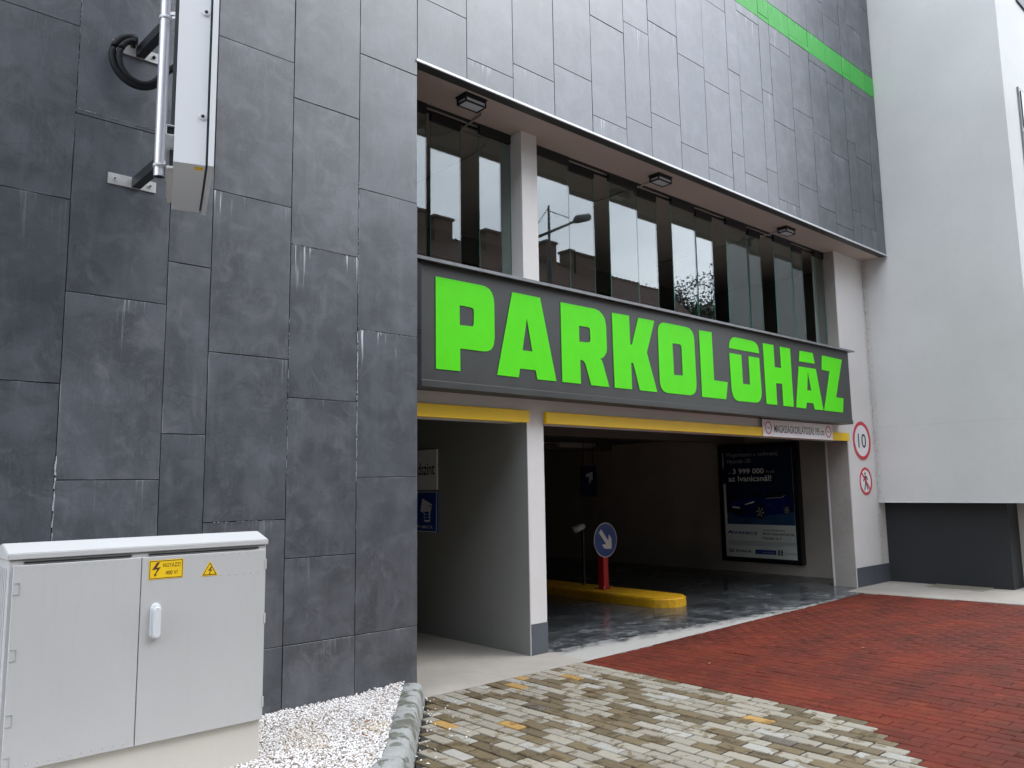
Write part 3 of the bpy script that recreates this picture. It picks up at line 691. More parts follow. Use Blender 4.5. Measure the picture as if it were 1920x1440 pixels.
# ------------------------------------------------------------------ passage signs
XS = 5.690
wsg = empty('floor_sign', (XS, 7.8, 1.9), 'white sign ending in földszint on the grey passage wall', 'sign')
P(box('board', (XS-.022, 7.635, 1.672), (XS-.001, 8.75, 2.146), M['sign_white'], wsg), wsg)
P(text('földszint', 0.58, 1.075, 1.845, 1.995, FX(XS-.0225, 8.75), M['ink'], wsg, bold=.012), wsg)
bsg = empty('pay_machine_sign', (XS, 7.8, 1.4), 'blue sign with white card and coins reading AUTOMATA in the passage', 'sign')
P(box('board', (XS-.022, 7.635, 1.179), (XS-.001, 8.75, 1.648), M['sign_blue'], bsg), bsg)
f = FX(XS-.0225, 8.75)
P(flat('rim', [[(.0, 1.179), (1.115, 1.179), (1.115, 1.648), (0, 1.648)], [(.0, 1.187), (1.104, 1.187), (1.104, 1.640), (0, 1.640)]], f, .001, M['sign_white'], bsg), bsg)
P(text('PARKOLÓ AUTOMATA', .27, 1.04, 1.215, 1.262, f, M['sign_white'], bsg, bold=.004), bsg)
b = BM()
b.prism([(.79, 1.42), (.98, 1.36), (1.02, 1.50), (.83, 1.57)], f, .0015)
P(b.done('card_symbol', M['sign_white'], bsg), bsg)
b = BM()
f2 = FX(XS-.0245, 8.75)
for k in range(4): b.prism([(.93+.065*math.cos(t), 1.315+.034*k+.024*math.sin(t)) for t in (math.pi*2*i/18 for i in range(18))], FX(XS-.0245-.0012*k, 8.75), .001)
P(b.done('coin_symbol', M['sign_white'], bsg), bsg)
b = BM()
for k in range(3): b.prism([(.875+.0+.055*math.cos(t)*1.0+.055, 1.331+.034*k+.016*math.sin(t)) for t in (math.pi*2*i/18 for i in range(18))], FX(XS-.0305, 8.75), .0006)
b.prism([(.97, 1.475), (1.0, 1.465), (1.008, 1.485), (.978, 1.497)], FX(XS-.0245, 8.75), .001)
P(b.done('symbol_outline', M['sign_blue'], bsg), bsg)

# ------------------------------------------------------------------ floodlights and conduits under the soffit
def lamp_parts(root):
    b = BM(); x0, x1, y0, y1, z0, z1 = .015, .275, .01, .16, -.088, -.012
    b.box((x0-.01, y0-.01, z1), (x1+.01, y1+.01, 0))
    t = .014
    for x in (x0, x1-t):
        for y in (y0, y1-t): b.box((x, y, z0), (x+t, y+t, z1))
    for y in (y0, y1-t): b.box((x0+t, y, z0), (x1-t, y+t, z0+t)); b.box((x0+t, y, z1-.030), (x1-t, y+t, z1-.002))
    for x in (x0, x1-t): b.box((x, y0+t, z0), (x+t, y1-t, z0+t)); b.box((x, y0+t, z1-.030), (x+t, y1-t, z1-.002))
    b.done('lamp_frame', M['black'], root)
    BM().box((x0+.016, y0+.006, z0+.006), (x1-.016, y1-.006, z1-.003)).done('lamp_glass', M['lamp_glass'], root)
ll = ['black bulkhead lamp under the soffit beside the slate corner', 'black bulkhead lamp under the soffit, second of three from the slate corner', 'black bulkhead lamp under the soffit nearest the white building']
first = None
for i, (x, y) in enumerate(((4.665, 5.79), (7.78, 5.84), (10.95, 5.89))):
    if first is None:
        r = empty('bulkhead_lamp', (x, y, ZS-.001)); lamp_parts(r); first = r
    else:
        r = first.copy(); COL.objects.link(r); r.location = (x, y, ZS-.001)
        for ch in first.children:
            c = ch.copy(); COL.objects.link(c); c.parent = r
    tag(r, ll[i], 'lamp', 'bulkhead lamps under the soffit')
cl = ['thin kinked grey conduit running in from the lamp nearest the slate corner', 'thin straight grey conduit running in from the middle bulkhead lamp', 'thin straight grey conduit running in from the lamp nearest the white building']
for i, pts in enumerate(([(4.96, 5.93, 0), (5.03, 5.985, 0), (5.09, 6.04, 0), (5.13, 6.46, 0), (5.20, 6.50, 0), (5.55, 6.50, 0), (5.60, 6.57, 0), (5.67, 6.93, 0), (5.68, 8.4, 0)],
                         [(7.95, 6.04, 0), (7.95, 8.6, 0)], [(11.1, 6.09, 0), (11.1, 8.6, 0)])):
    o = BM().tube([(x, y, ZS-.016) for x, y, _ in pts], .012, 8).done('conduit', M['conduit'])
    tag(o, cl[i], 'conduit', 'conduits on the upper ceiling')

# ------------------------------------------------------------------ inside the garage
isl = BM(); prof = [(9.03, 13.0), (9.03, 7.25)]
for k in range(1, 10): t = math.pi+math.pi*k/10; prof.append((9.37+.34*math.cos(t), 7.25+.30*math.sin(t)))
prof += [(9.71, 7.25), (9.71, 13.0)]
isl.prism(prof, lambda u, v, h: (u, v, h), .125)
bmesh.ops.bevel(isl.b, geom=[e for e in isl.b.edges if all(v.co.z > .12 for v in e.verts)], offset=.018, segments=3, affect='EDGES')
tag(isl.done('traffic_island', M['yellow_isl']), 'yellow painted rounded kerb island in the garage entrance', 'traffic island')
kx, ky = 9.40, 8.40
kr = empty('keep_right_sign', (kx, ky, .125), 'round blue arrow sign on a short red post on the island', 'road sign')
b = BM().box((-.055, -.055, 0), (.055, .055, .50), bev=.004); b.done('post', M['red'], kr)
BM().box((-.10, -.10, 0), (.10, .10, .010)).done('base_plate', M['red'], kr)
b = BM()
for sx in (-1, 1):
    for sy in (-1, 1): b.tube([(sx*.08, sy*.08, .01), (sx*.08, sy*.08, .045)], .008, 8)
b.done('bolts', M['steel'], kr)
cz = .735
flat('disc', [circ(0, cz, .262)], FY(-.058), .006, M['sign_white'], kr)
flat('blue_face', [circ(0, cz, .250)], FY(-.0645), .002, M['sign_blue'], kr)
b = BM(); f = FY(-.067)
def rot45(pts): return [((x*math.cos(R(-48))-y*math.sin(R(-48))), cz+(x*math.sin(R(-48))+y*math.cos(R(-48)))) for x, y in pts]
flat('white_arrow', [rot45([(-.19, -.035), (.05, -.035), (-.01, -.11), (.075, -.11), (.19, 0), (.075, .11), (-.01, .11), (.05, .035), (-.19, .035)])], f, .002, M['sign_white'], kr)
# cctv
cc = empty('cctv_camera', (9.50, 8.95, .125), 'small white bullet camera on a dark stand behind the blue sign', 'security camera')
BM().box((.035, -.015, 0), (.065, .015, .86)).done('stand', M['black'], cc)
BM().tube([(-.16, -.05, .87), (.10, .04, .915)], .042, 14).done('camera_body', M['sign_white'], cc)
BM().obox((-.20, -.10, .905), (.30, .105, .05), (-.03, .08, 0), (0, 0, .008)).done('sun_shield', M['sign_white'], cc)
# hanging dark blue panel at the back and tube light
hp = empty('hanging_panel', (11.95, 11, 2.1), 'small dark blue hanging sign deep inside the garage', 'sign')
P(box('panel', (11.73, 10.985, 1.47), (12.17, 11.015, 2.09), M['deep_blue'], hp), hp)
P(box('rod', (11.80, 10.995, 2.09), (11.81, 11.005, 2.6), M['dark_metal'], hp), hp); P(box('rod', (12.09, 10.995, 2.09), (12.10, 11.005, 2.6), M['dark_metal'], hp), hp)
P(flat('white_symbol', [[(11.86, 1.92), (12.05, 1.97), (12.05, 1.80), (12.0, 1.80), (11.98, 1.74), (11.93, 1.74), (11.95, 1.86), (11.86, 1.86)]], FY(10.984), .002, M['p_grey'], hp), hp)
tl = empty('tube_light', (12.4, 11.8, 2.58), 'unlit tube light fitting on the dark garage ceiling', 'ceiling light')
P(box('housing', (11.9, 11.74, 2.55), (13.0, 11.86, 2.598), M['conduit'], tl), tl)
P(BM().tube([(11.93, 11.8, 2.53), (12.97, 11.8, 2.53)], .035, 12).done('diffuser', M['conduit'], tl), tl)
P(BM().tube([(10.2, 11.8, 2.585), (11.9, 11.8, 2.585)], .010, 6).done('conduit', M['conduit'], tl), tl)

# ------------------------------------------------------------------ poster case
XP = 13.85
po = empty('poster_case', (XP, 8.3, 1.3), 'black framed car advert case on the right garage wall', 'poster')
Y0, Y1, Z0, Z1 = 9.13, 7.46, .205, 2.44
b = BM(); t = .085; xa, xb = XP-.15, XP-.002
b.box((xa, Y1, Z0), (xb, Y1+t, Z1)).box((xa, Y0-t, Z0), (xb, Y0, Z1)).box((xa, Y1+t, Z0), (xb, Y0-t, Z0+t)).box((xa, Y1+t, Z1-t), (xb, Y0-t, Z1))
P(b.done('frame', M['black_frame'], po), po)
U = Y0-t; Wd = (Y0-t)-(Y1+t); Hh = (Z1-t)-(Z0+t); zt = Z1-t; xs = XP-.12
P(box('backing', (xs, Y1+t, Z0+t), (XP-.003, Y0-t, Z1-t), M['p_navy'], po), po)
def F_(k): return FX(xs-.0008*k, U)
def pr(u, v): return (u*Wd, zt-v*Hh)
def pp(name, pts, k, m): P(flat(name, [[pr(*q) for q in pts]], F_(k), .0006, m, po), po)
pp('white_panel', [(0, .70), (1, .70), (1, 1), (0, 1)], 1, M['p_pale'])
pp('blue_ground', [(.0, .60), (1, .58), (1, .70), (0, .70)], 1, M['p_mid'])
pp('white_margin', [(0, .33), (.035, .33), (.035, .70), (0, .70)], 2, M['p_pale'])
pp('white_margin', [(0, .03), (.02, .03), (.02, .18), (0, .18)], 2, M['p_grey'])
pp('white_margin', [(.985, .0), (1, .0), (1, .70), (.985, .70)], 2, M['p_grey'])
pp('car_body', [(.10, .60), (.085, .545), (.10, .505), (.20, .475), (.34, .455), (.45, .405), (.60, .385), (.78, .395), (.90, .43), (.94, .47), (.95, .545), (.93, .585), (.86, .60), (.60, .615), (.50, .635), (.22, .635)], 2, M['p_car'])
pp('car_window', [(.36, .455), (.46, .410), (.56, .398), (.56, .45)], 3, M['black_frame'])
pp('car_window', [(.58, .398), (.76, .402), (.86, .43), (.82, .448), (.60, .457)], 3, M['black_frame'])
pp('chrome_line', [(.60, .460), (.82, .450), (.87, .432), (.875, .436), (.83, .456), (.60, .465)], 4, M['p_grey'])
pp('grille', [(.12, .55), (.28, .545), (.30, .60), (.22, .62), (.14, .60)], 3, M['black_frame'])
pp('headlamp', [(.30, .515), (.44, .485), (.45, .490), (.42, .505), (.31, .522)], 4, M['p_pale'])
pp('number_plate', [(.12, .535), (.23, .540), (.23, .556), (.12, .551)], 5, M['p_pale'])
for cu, cv, ru in ((.52, .585, .075), (.885, .565, .05)):
    rr = [(cu+ru*math.cos(2*math.pi*k/24), cv+ru*.82*math.sin(2*math.pi*k/24)) for k in range(24)]; pp('tyre', rr, 4, M['black_frame'])
    for k in range(6):
        a = 2*math.pi*k/6; pp('spoke', [(cu, cv), (cu+ru*.72*math.cos(a), cv+ru*.6*math.sin(a)), (cu+ru*.72*math.cos(a+.35), cv+ru*.6*math.sin(a+.35))], 5, M['p_grey'])
def tx(s, u0, u1, v0, v1, m, bold=0.0, k=3): P(text(s, u0*Wd, u1*Wd, zt-v1*Hh, zt-v0*Hh, F_(k), m, po, bold=bold, h=.0004), po)
tx('Megérkezett a vadonatúj', .07, .80, .035, .085, M['p_grey']); tx('Hyundai i20', .07, .42, .095, .145, M['p_grey'])
tx('már', .08, .13, .215, .232, M['p_grey']); tx('3 999 000', .15, .60, .185, .235, M['p_pale'], .02); tx('Ft-tól', .63, .74, .205, .232, M['p_grey'])
tx('az Ivanicsnál!', .08, .70, .25, .305, M['p_pale'], .02)
tx('iVANiCS', .10, .46, .765, .792, M['p_logo'], .03); pp('swoosh', [(.035, .79), (.05, .765), (.08, .76), (.10, .775), (.085, .79), (.07, .775), (.05, .785)], 3, M['p_logo'])
tx('www.ivanics.hu', .54, .84, .735, .757, M['ink']); tx('8000 Székesfehérvár,', .54, .98, .768, .795, M['ink'], .01); tx('Palánkai út 7.', .54, .80, .805, .832, M['ink'], .01)
for k in range(4): pp('small_print', [(.04, .852+.011*k), (.98-.2*(k == 3), .852+.011*k), (.98-.2*(k == 3), .857+.011*k), (.04, .857+.011*k)], 3, M['p_grey'])
P(flat('logo_ring', [[pr(.075+.04*math.cos(t), .945+.016*math.sin(t)) for t in (2*math.pi*i/20 for i in range(20))], [pr(.075+.030*math.cos(t), .945+.010*math.sin(t)) for t in (2*math.pi*i/20 for i in range(20))]], F_(3), .0005, M['ink'], po), po)
tx('H', .062, .09, .937, .953, M['ink'], .01); tx('HYUNDAI', .14, .36, .933, .957, M['ink'], .03)
pp('blue_badge', [(.42, .925), (.71, .925), (.71, .965), (.42, .965)], 3, M['p_logo']); tx('AUTÓHÁZ', .52, .69, .94, .955, M['p_grey'], k=5)
pp('five_badge', [(.735, .922), (.80, .922), (.80, .968), (.735, .968)], 3, M['ink']); tx('5', .752, .785, .928, .962, M['p_pale'], .02, 5)
for k in range(2): pp('small_print', [(.82, .94+.014*k), (.99, .94+.014*k), (.99, .945+.014*k), (.82, .945+.014*k)], 3, M['p_grey'])

# ================================================================== white building on the right
WB = empty('white_building', (13.88, 3.64, 0), 'tall plain white rendered building with charcoal plinth closing the right side', 'building')
def W_(o): return P(o, WB)
W_(box('wall', (13.880, 3.645, 1.338), (24, 5.95, 14), M['white_house'], WB)); W_(box('wall', (13.881, 5.95, 1.339), (24, 18, 14), M['white_house'], WB))
W_(box('plinth', (14.120, 4.22, 0), (14.60, YR+.41, 1.338), M['plinth_dark'], WB)); W_(box('plinth_return', (14.60, 3.9, -.1), (24, 12, 1.338), M['concrete_wall'], WB))
W_(box('drip_bead', (13.872, 3.64, 1.330), (13.879, 6.09, 1.345), M['alu'], WB))
wf = W_(box('window_frame', (14.58, 3.615, 6.35), (15.75, 3.655, 8.10), M['ledge'], WB))
o = box('pane', (14.64, 3.60, 7.42), (15.70, 3.612, 8.04), M['win_dark'], wf); P(o, WB); o2 = box('pane', (14.64, 3.60, 6.42), (15.70, 3.612, 7.34), M['win_dark'], wf); P(o2, WB)
W_(box('window_sill', (14.54, 3.54, 6.29), (15.80, 3.642, 6.345), M['ledge'], WB))
W_(box('window_frame', (15.05, 3.615, 9.82), (16.3, 3.655, 11.6), M['dark_metal'], WB))
gr = empty('drain_grate', (14.05, 4.95, 0), 'rectangular metal floor grate set in the pale concrete strip', 'grate')
b = BM(); x0, x1, y0, y1 = 13.62, 14.10, 4.50, 5.34
for a, c in (((x0, y0), (x1, y0+.02)), ((x0, y1-.02), (x1, y1)), ((x0, y0+.02), (x0+.02, y1-.02)), ((x1-.02, y0+.02), (x1, y1-.02))): b.box((*a, .001), (*c, .014))
P(b.done('frame', M['grate'], gr), gr)
b = BM()
for k in range(1, 28): b.box((x0+.02, y0+.03*k-.004, .001), (x1-.02, y0+.03*k+.004, .011))
for k in range(1, 15): b.box((x0+.032*k-.003, y0+.02, .0015), (x0+.032*k+.003, y1-.02, .009))
P(b.done('bars', M['grate'], gr), gr)
P(box('pit_shade', (x0+.02, y0+.02, .0005), (x1-.02, y1-.02, .0012), M['black'], gr), gr)  # flat black sheet, painted in for the shade below the bars

# ================================================================== kerb and gravel
kb = empty('kerb', (3.4, 4.9, 0), 'row of worn concrete kerb stones with damp patches edging the gravel', 'kerb')
path = [Vector((3.905, 5.60)), Vector((2.80, 4.205))]
dirk = (path[1]-path[0]).normalized()
stones = []; p = path[0].copy(); ang = math.atan2(dirk.y, dirk.x)
for k in range(9): stones.append((p.x+math.cos(ang)*.11, p.y+math.sin(ang)*.11, ang)); p += Vector((math.cos(ang), math.sin(ang)))*.2
for k in range(9):
    ang -= R(13) if k < 3 else 0
    stones.append((p.x+math.cos(ang)*.11, p.y+math.sin(ang)*.11, ang)); p += Vector((math.cos(ang), math.sin(ang)))*.215
prof = [(-.075, -.06), (-.075, .100), (-.068, .120), (-.045, .130), (.02, .131), (.055, .125), (.078, .105), (.092, .06), (.105, 0.), (.112, -.12)]
for n, (x, y, a) in enumerate(stones):
    b = BM(); ln = .198 if n < 9 else .212; rings = []
    for t, s_ in ((0, .84), (.06, .95), (.2, 1.0), (.5, 1.012), (.8, 1.0), (.94, .95), (1, .84)):
        rings.append([b.b.verts.new(((t-.5)*ln+random.gauss(0, .001), u*s_+random.gauss(0, .0015), (v*s_ if v > 0 else v)+random.gauss(0, .0015))) for u, v in prof])
    m_ = len(prof)
    for A, B in zip(rings, rings[1:]):
        for k in range(m_-1): b.b.faces.new([A[k], A[k+1], B[k+1], B[k]])
    b.b.faces.new(rings[0]); b.b.faces.new(rings[-1][::-1])
    o = b.done('kerb_stone', M['kerb'], kb, True); o.location = (x-3.4, y-4.9, random.uniform(-.004, .004)); o.rotation_euler = (random.gauss(0, .02), 0, a+random.gauss(0, .02))
# white marble chips
def chips(n, sample, rmin, rmax, z0, name, label):
    base = np.array([(1, 0, 0), (-1, 0, 0), (0, 1, 0), (0, -1, 0), (0, 0, 1), (0, 0, -1)], float)
    faces = np.array([(0, 2, 4), (2, 1, 4), (1, 3, 4), (3, 0, 4), (2, 0, 5), (1, 2, 5), (3, 1, 5), (0, 3, 5)])
    pts = sample(n); n = len(pts)
    V = np.repeat(base[None], n, 0)*(1+rng.normal(0, .14, (n, 6, 1)))+rng.normal(0, .16, (n, 6, 3))
    r = rng.uniform(rmin, rmax, (n, 1, 1)); V = V*r*np.array([1.1, .95, .7])
    a = rng.uniform(0, 6.283, n); ca, sa = np.cos(a), np.sin(a)
    X = V[:, :, 0]*ca[:, None]-V[:, :, 1]*sa[:, None]; Y_ = V[:, :, 0]*sa[:, None]+V[:, :, 1]*ca[:, None]
    V = np.stack([X, Y_, V[:, :, 2]], 2)
    tlt = rng.normal(0, .5, n); V[:, :, 2] += V[:, :, 0]*tlt[:, None]
    V[:, :, 0] += pts[:, 0:1]; V[:, :, 1] += pts[:, 1:2]; V[:, :, 2] += pts[:, 2:3]+z0
    F = (faces[None]+(np.arange(n)*6)[:, None, None]).reshape(-1, 3)
    o = soup(name, V.reshape(-1, 3), F, M['gravel']); return tag(o, label, None, None, 'stuff')
def samp(n):
    x = rng.uniform(-.2, 3.9, n); y = rng.uniform(4.05, 5.64, n)
    xi = 3.83+(y-5.60)*.792-.01           # inner face of the kerb
    keep = (x < xi) & ~((x > .83) & (x < 2.18) & (y > 4.74) & (y < 5.0)) & (y > 4.15)
    x, y = x[keep], y[keep]
    z = .004*np.sin(x*9)+.006*np.sin(y*7+x*3)+rng.uniform(-.004, .012, len(x))+.02*np.clip((x-3.0), 0, 1)
    return np.stack([x, y, z], 1)
chips(34000, samp, .0065, .012, .103, 'gravel', 'white marble chips filling the bed by the slate wall')
def samp2(n):
    t = rng.uniform(0, 1, n)**1.0; off = rng.exponential(.11, n)+.012
    x = 3.93-1.05*t+off; y = 5.50-1.33*t-off*.6+rng.normal(0, .03, n)
    return np.stack([x, y, np.zeros(n)], 1)
chips(55, samp2, .006, .011, .005, 'loose_chips', 'few white marble chips spilled onto the pavers beside the kerb')

b = BM()
for x, y, z, sz, a in ((3.02, 4.86, .135, .035, .4), (2.86, 4.62, .13, .026, 1.9), (3.3, 5.1, .14, .018, 2.2), (2.5, 5.3, .125, .022, .9), (6.6, 4.6, .004, .03, .3), (4.9, 3.4, .004, .02, 1.2), (8.3, 3.9, .004, .025, 2.0)):
    ca, sa = math.cos(a), math.sin(a)
    P_ = [(-1, 0, .15), (-.3, .42, 0), (.5, .36, .05), (1.1, 0, .35), (.5, -.36, .12), (-.3, -.4, .05)]
    c0 = b.b.verts.new((x, y, z)); vs = [b.b.verts.new((x+(u*ca-v*sa)*sz, y+(u*sa+v*ca)*sz, z+.003+w*sz*.6)) for u, v, w in P_]
    for i in range(6): b.b.faces.new([c0, vs[i], vs[(i+1) % 6]])
tag(b.done('leaf_litter', M['dry_leaf']), 'few small dry brown leaves lying about the ground', None, None, 'stuff')
# ================================================================== electrical cabinet
EC = empty('electrical_cabinet', (1.52, 4.70, .1), 'light grey two door electrical cabinet with yellow warning labels beside the slate wall', 'electrical cabinet')
E_ = lambda o: P(o, EC)
X0, X1, YF, YB = .850, 2.200, 4.70, 5.02
E_(box('base', (X0+.012, YF+.010, .02), (X1-.012, YB-.01, .344), M['cab_base'], EC, .004))
E_(box('body', (X0, YF+.004, .345), (X1, YB, 1.362), M['cab_smooth'], EC, .004))
b = BM(); YM = (YF+YB)/2
pr_ = [(YF-.008, 1.3645), (YF-.008, 1.396), (YM-.02, 1.440), (YM+.02, 1.440), (YB+.008, 1.396), (YB+.008, 1.3645)]
b.prism(pr_, lambda u, v, h: (X0-.010+h, u, v), X1-X0+.020)
bmesh.ops.bevel(b.b, geom=b.b.edges[:], offset=.004, segments=2, affect='EDGES')
E_(b.done('lid', M['cab_smooth'], EC))
b = BM()
for k in range(5): b.box((X0-.004, YF+.05+k*.045, .40), (X0-.0005, YF+.065+k*.045, 1.32))
E_(b.done('side_ribs', M['cab_smooth'], EC))
def door(a, c): return E_(box('door', (a, YF-.014, .350), (c, YF+.003, 1.337), M['cab'], EC, .0025))
d1_, d2_ = door(.868, 1.4725), door(1.4775, 2.192)
E_(box('door_slot', (.915, YF-.006, 1.345), (1.425, YF+.0035, 1.353), M['black'], EC)); E_(box('door_slot', (1.515, YF-.006, 1.345), (2.15, YF+.0035, 1.353), M['black'], EC))
b = BM()
for k in range(11): b.tube([(.905+k*.048, YF-.0142, 1.320), (.905+k*.048, YF-.016, 1.320)], [.0035, .0015], 8)
for k in range(14): b.tube([(1.50+k*.048, YF-.0142, 1.322), (1.50+k*.048, YF-.016, 1.322)], [.0035, .0015], 8)
for k in range(6): b.tube([(1.92+k*.045, YF-.0142, 1.205), (1.92+k*.045, YF-.0175, 1.205)], [.004, .0016], 8)
for k in range(11): b.tube([(.92+k*.05, YF-.0142, .375), (.92+k*.05, YF-.017, .375)], [.0045, .002], 8)
E_(b.done('door_studs', M['cab_smooth'], EC))
for z in (1.25, .93, .62, .42):
    b = BM()
    b.box((.869, YF-.0165, z), (.900, YF-.0143, z+.0022)).box((.869, YF-.0165, z-.055), (.900, YF-.0143, z-.0528)).box((.8985, YF-.0165, z-.0527), (.900, YF-.0143, z-.0001))
    E_(b.done('hinge_cover', M['hinge'], EC))
for z in (1.25, .93, .45): E_(box('hinge', (2.186, YF-.018, z-.03), (2.197, YF-.0145, z+.03), M['cab_smooth'], EC, .002))
def capsule(cx, z0, z1, r, n=10): return [(cx+r*math.cos(t), z1-r+r*math.sin(t)) for t in (math.pi*k/n for k in range(n+1))]+[(cx+r*math.cos(t), z0+r+r*math.sin(t)) for t in (math.pi+math.pi*k/n for k in range(n+1))]
hb = BM().prism(capsule(1.556, .893, 1.087, .0265), FY(YF-.0145), .016)
bmesh.ops.bevel(hb.b, geom=[e for e in hb.b.edges if all(v.co.y < YF-.028 for v in e.verts)], offset=.007, segments=3, affect='EDGES')
h_ = E_(hb.done('handle', M['box_white'], EC))
hb = BM().prism(capsule(1.560, .897, 1.070, .0175), FY(YF-.0305), .014)
bmesh.ops.bevel(hb.b, geom=[e for e in hb.b.edges if all(v.co.y < YF-.042 for v in e.verts)], offset=.006, segments=3, affect='EDGES')
o = hb.done('lever', M['box_white'], h_); P(o, EC)
def warn_rect(x0, x1, z0, z1):
    o = E_(box('warning_label', (x0, YF-.0155, z0), (x1, YF-.0145, z1), M['lbl_yellow'], EC))
    q = flat('border', [[(x0+.004, z0+.004), (x1-.004, z0+.004), (x1-.004, z1-.004), (x0+.004, z1-.004)], [(x0+.007, z0+.007), (x1-.007, z0+.007), (x1-.007, z1-.007), (x0+.007, z1-.007)]], FY(YF-.0158), .0004, M['lbl_ink'], o); P(q, EC)
    return o
def bolt(cx, cz, s, par):
    pts = [(.10, .5), (.30, .5), (.06, .12), (.36, .16), (.02, -.34), (.12, -.34), (-.06, -.5), (-.10, -.28), (-.04, -.31), (.12, .02), (-.24, -.02)]
    q = flat('lightning_bolt', [[(cx+x*s, cz+y*s) for x, y in pts]], FY(YF-.0158), .0004, M['lbl_ink'], par); P(q, EC)
wl = warn_rect(1.513, 1.699, 1.213, 1.317)
bolt(1.548, 1.266, .078, wl)
for s_, a, c, e, g in (('VIGYÁZZ!', 1.585, 1.683, 1.276, 1.303), ('400 V!', 1.603, 1.668, 1.234, 1.256)): P(text(s_, a, c, e, g, FY(YF-.0158), M['lbl_ink'], wl, bold=.0, h=.0004), EC)
def tri(cx, cz, s): return [(cx-s, cz-s*.62), (cx+s, cz-s*.62), (cx, cz+s*1.12)]
tr_ = E_(flat('warning_label', [tri(1.851, 1.238, .049)], FY(YF-.0145), .001, M['lbl_yellow'], EC))
P(flat('border', [tri(1.851, 1.238, .041), tri(1.851, 1.238, .0345)], FY(YF-.0158), .0004, M['lbl_ink'], tr_), EC)
bolt(1.851, 1.237, .042, tr_)

# ================================================================== projecting display box on its bracket
DB = empty('projecting_light_box', (1.6, 5.2, 3.56), 'white projecting light box seen from its narrow side on a steel bracket', 'light box')
D_ = lambda o: P(o, DB)
dv = Vector((.314, .949, 0)); nv = Vector((.949, -.314, 0)); zv = Vector((0, 0, 1))
o0 = Vector((1.500, 4.519, 3.56))
D_(BM().obox(o0, nv*.172, dv*.854, zv*3.0, bev=.003).done('housing', M['box_white'], DB))
D_(BM().obox(o0+nv*.1725+dv*.01+zv*.01, nv*.012, dv*.834, zv*2.98).done('gasket', M['dark_metal'], DB))
D_(BM().obox(o0+nv*.185-dv*.022+zv*-.006, nv*.030, dv*.90, zv*3.0, bev=.002).done('front_panel', M['box_white'], DB))
D_(BM().obox(o0-nv*.036+dv*.20+zv*.03, nv*.034, dv*.52, zv*.02).done('rail', M['alu'], DB))
D_(BM().obox(o0-nv*.030+dv*.16+zv*.022, nv*.028, dv*.62, zv*.004).done('rail', M['cab_base'], DB))
b = BM(); q = o0-nv*.045+dv*.03+zv*.17
for a_, c_ in ((Vector((0, 0, 0)), (nv*.044, zv*.004)), (zv*.056, (nv*.044, zv*.004)), (zv*.004, (nv*.004, zv*.052))):
    b.obox(q+a_, c_[0], dv*.75, c_[1])
D_(b.done('mounting_channel', M['alu'], DB)); D_(BM().obox(q+nv*.005+zv*.005+dv*.02, nv*.038, dv*.7, zv*.05).done('channel_core', M['black'], DB))
D_(BM().obox(o0-nv*.022+dv*.25+zv*.05, nv*.021, dv*.3, zv*2.9).done('back_strip', M['dark_metal'], DB))
for z in (.295, .945):
    c = o0+nv*.148+zv*z
    s1 = D_(BM().tube([c-dv*.0, c-dv*.009], [.021, .018], 20).done('screw', M['alu'], DB)); P(BM().tube([c-dv*.0095, c-dv*.0115], .010, 12).done('socket', M['black'], s1), DB)
D_(BM().obox(o0+nv*.115+dv*.03-zv*.001, nv*.045, dv*.05, zv*.0008).done('sticker', M['lbl_yellow'], DB))
TX, TY = 1.640, 5.20
D_(BM().tube([(TX, TY, 3.715), (TX, TY, 6.4)], .034, 28, cap=False).done('pole', M['alu_tube'], DB)); D_(BM().tube([(TX, TY, 3.718), (TX, TY, 3.722)], .033, 20).done('pole_cap', M['black'], DB))
for zc, xc in ((3.797, 1.604), (4.745, 1.592)):
    pl = D_(BM().box((xc-.155, YW-.011, zc-.038), (xc+.155, YW-.003, zc+.038), bev=.001).done('wall_plate', M['steel'], DB))
    for sx in (-.115, .115):
        c = Vector((xc+sx, YW-.011, zc))
        P(BM().tube([c, c-Vector((0, .009, 0))], .013, 6).done('bolt', M['alu'] if zc < 4 else M['black'], pl), DB)
        P(BM().tube([c-Vector((0, .009, 0)), c-Vector((0, .016, 0))], .006, 8).done('stud', M['black'], pl), DB)
    D_(BM().obox((xc-.005, YW-.012, zc-.034), (.058, 0, 0), (TX-xc-.03, TY-YW+.04, .0), (0, 0, .066)).done('bracket_arm', M['dark_metal'], DB))
for zc in (3.775, 4.80, 5.6):
    c = BM(); c.tube([(TX, TY, zc), (TX, TY, zc+.022)], .039, 24); c.obox((TX+.025, TY-.05, zc), (.085, -.06, 0), (.012, .018, 0), (0, 0, .022)); c.obox((TX+.0, TY-.085, zc), (.10, -.065, 0), (.010, .014, 0), (0, 0, .022))
    D_(c.done('pole_clamp', M['alu'], DB))
D_(BM().tube([(TX-.035, TY-.035, 3.786), (TX+.02, TY-.055, 3.786)], .007, 8).done('clamp_bolt', M['steel'], DB))
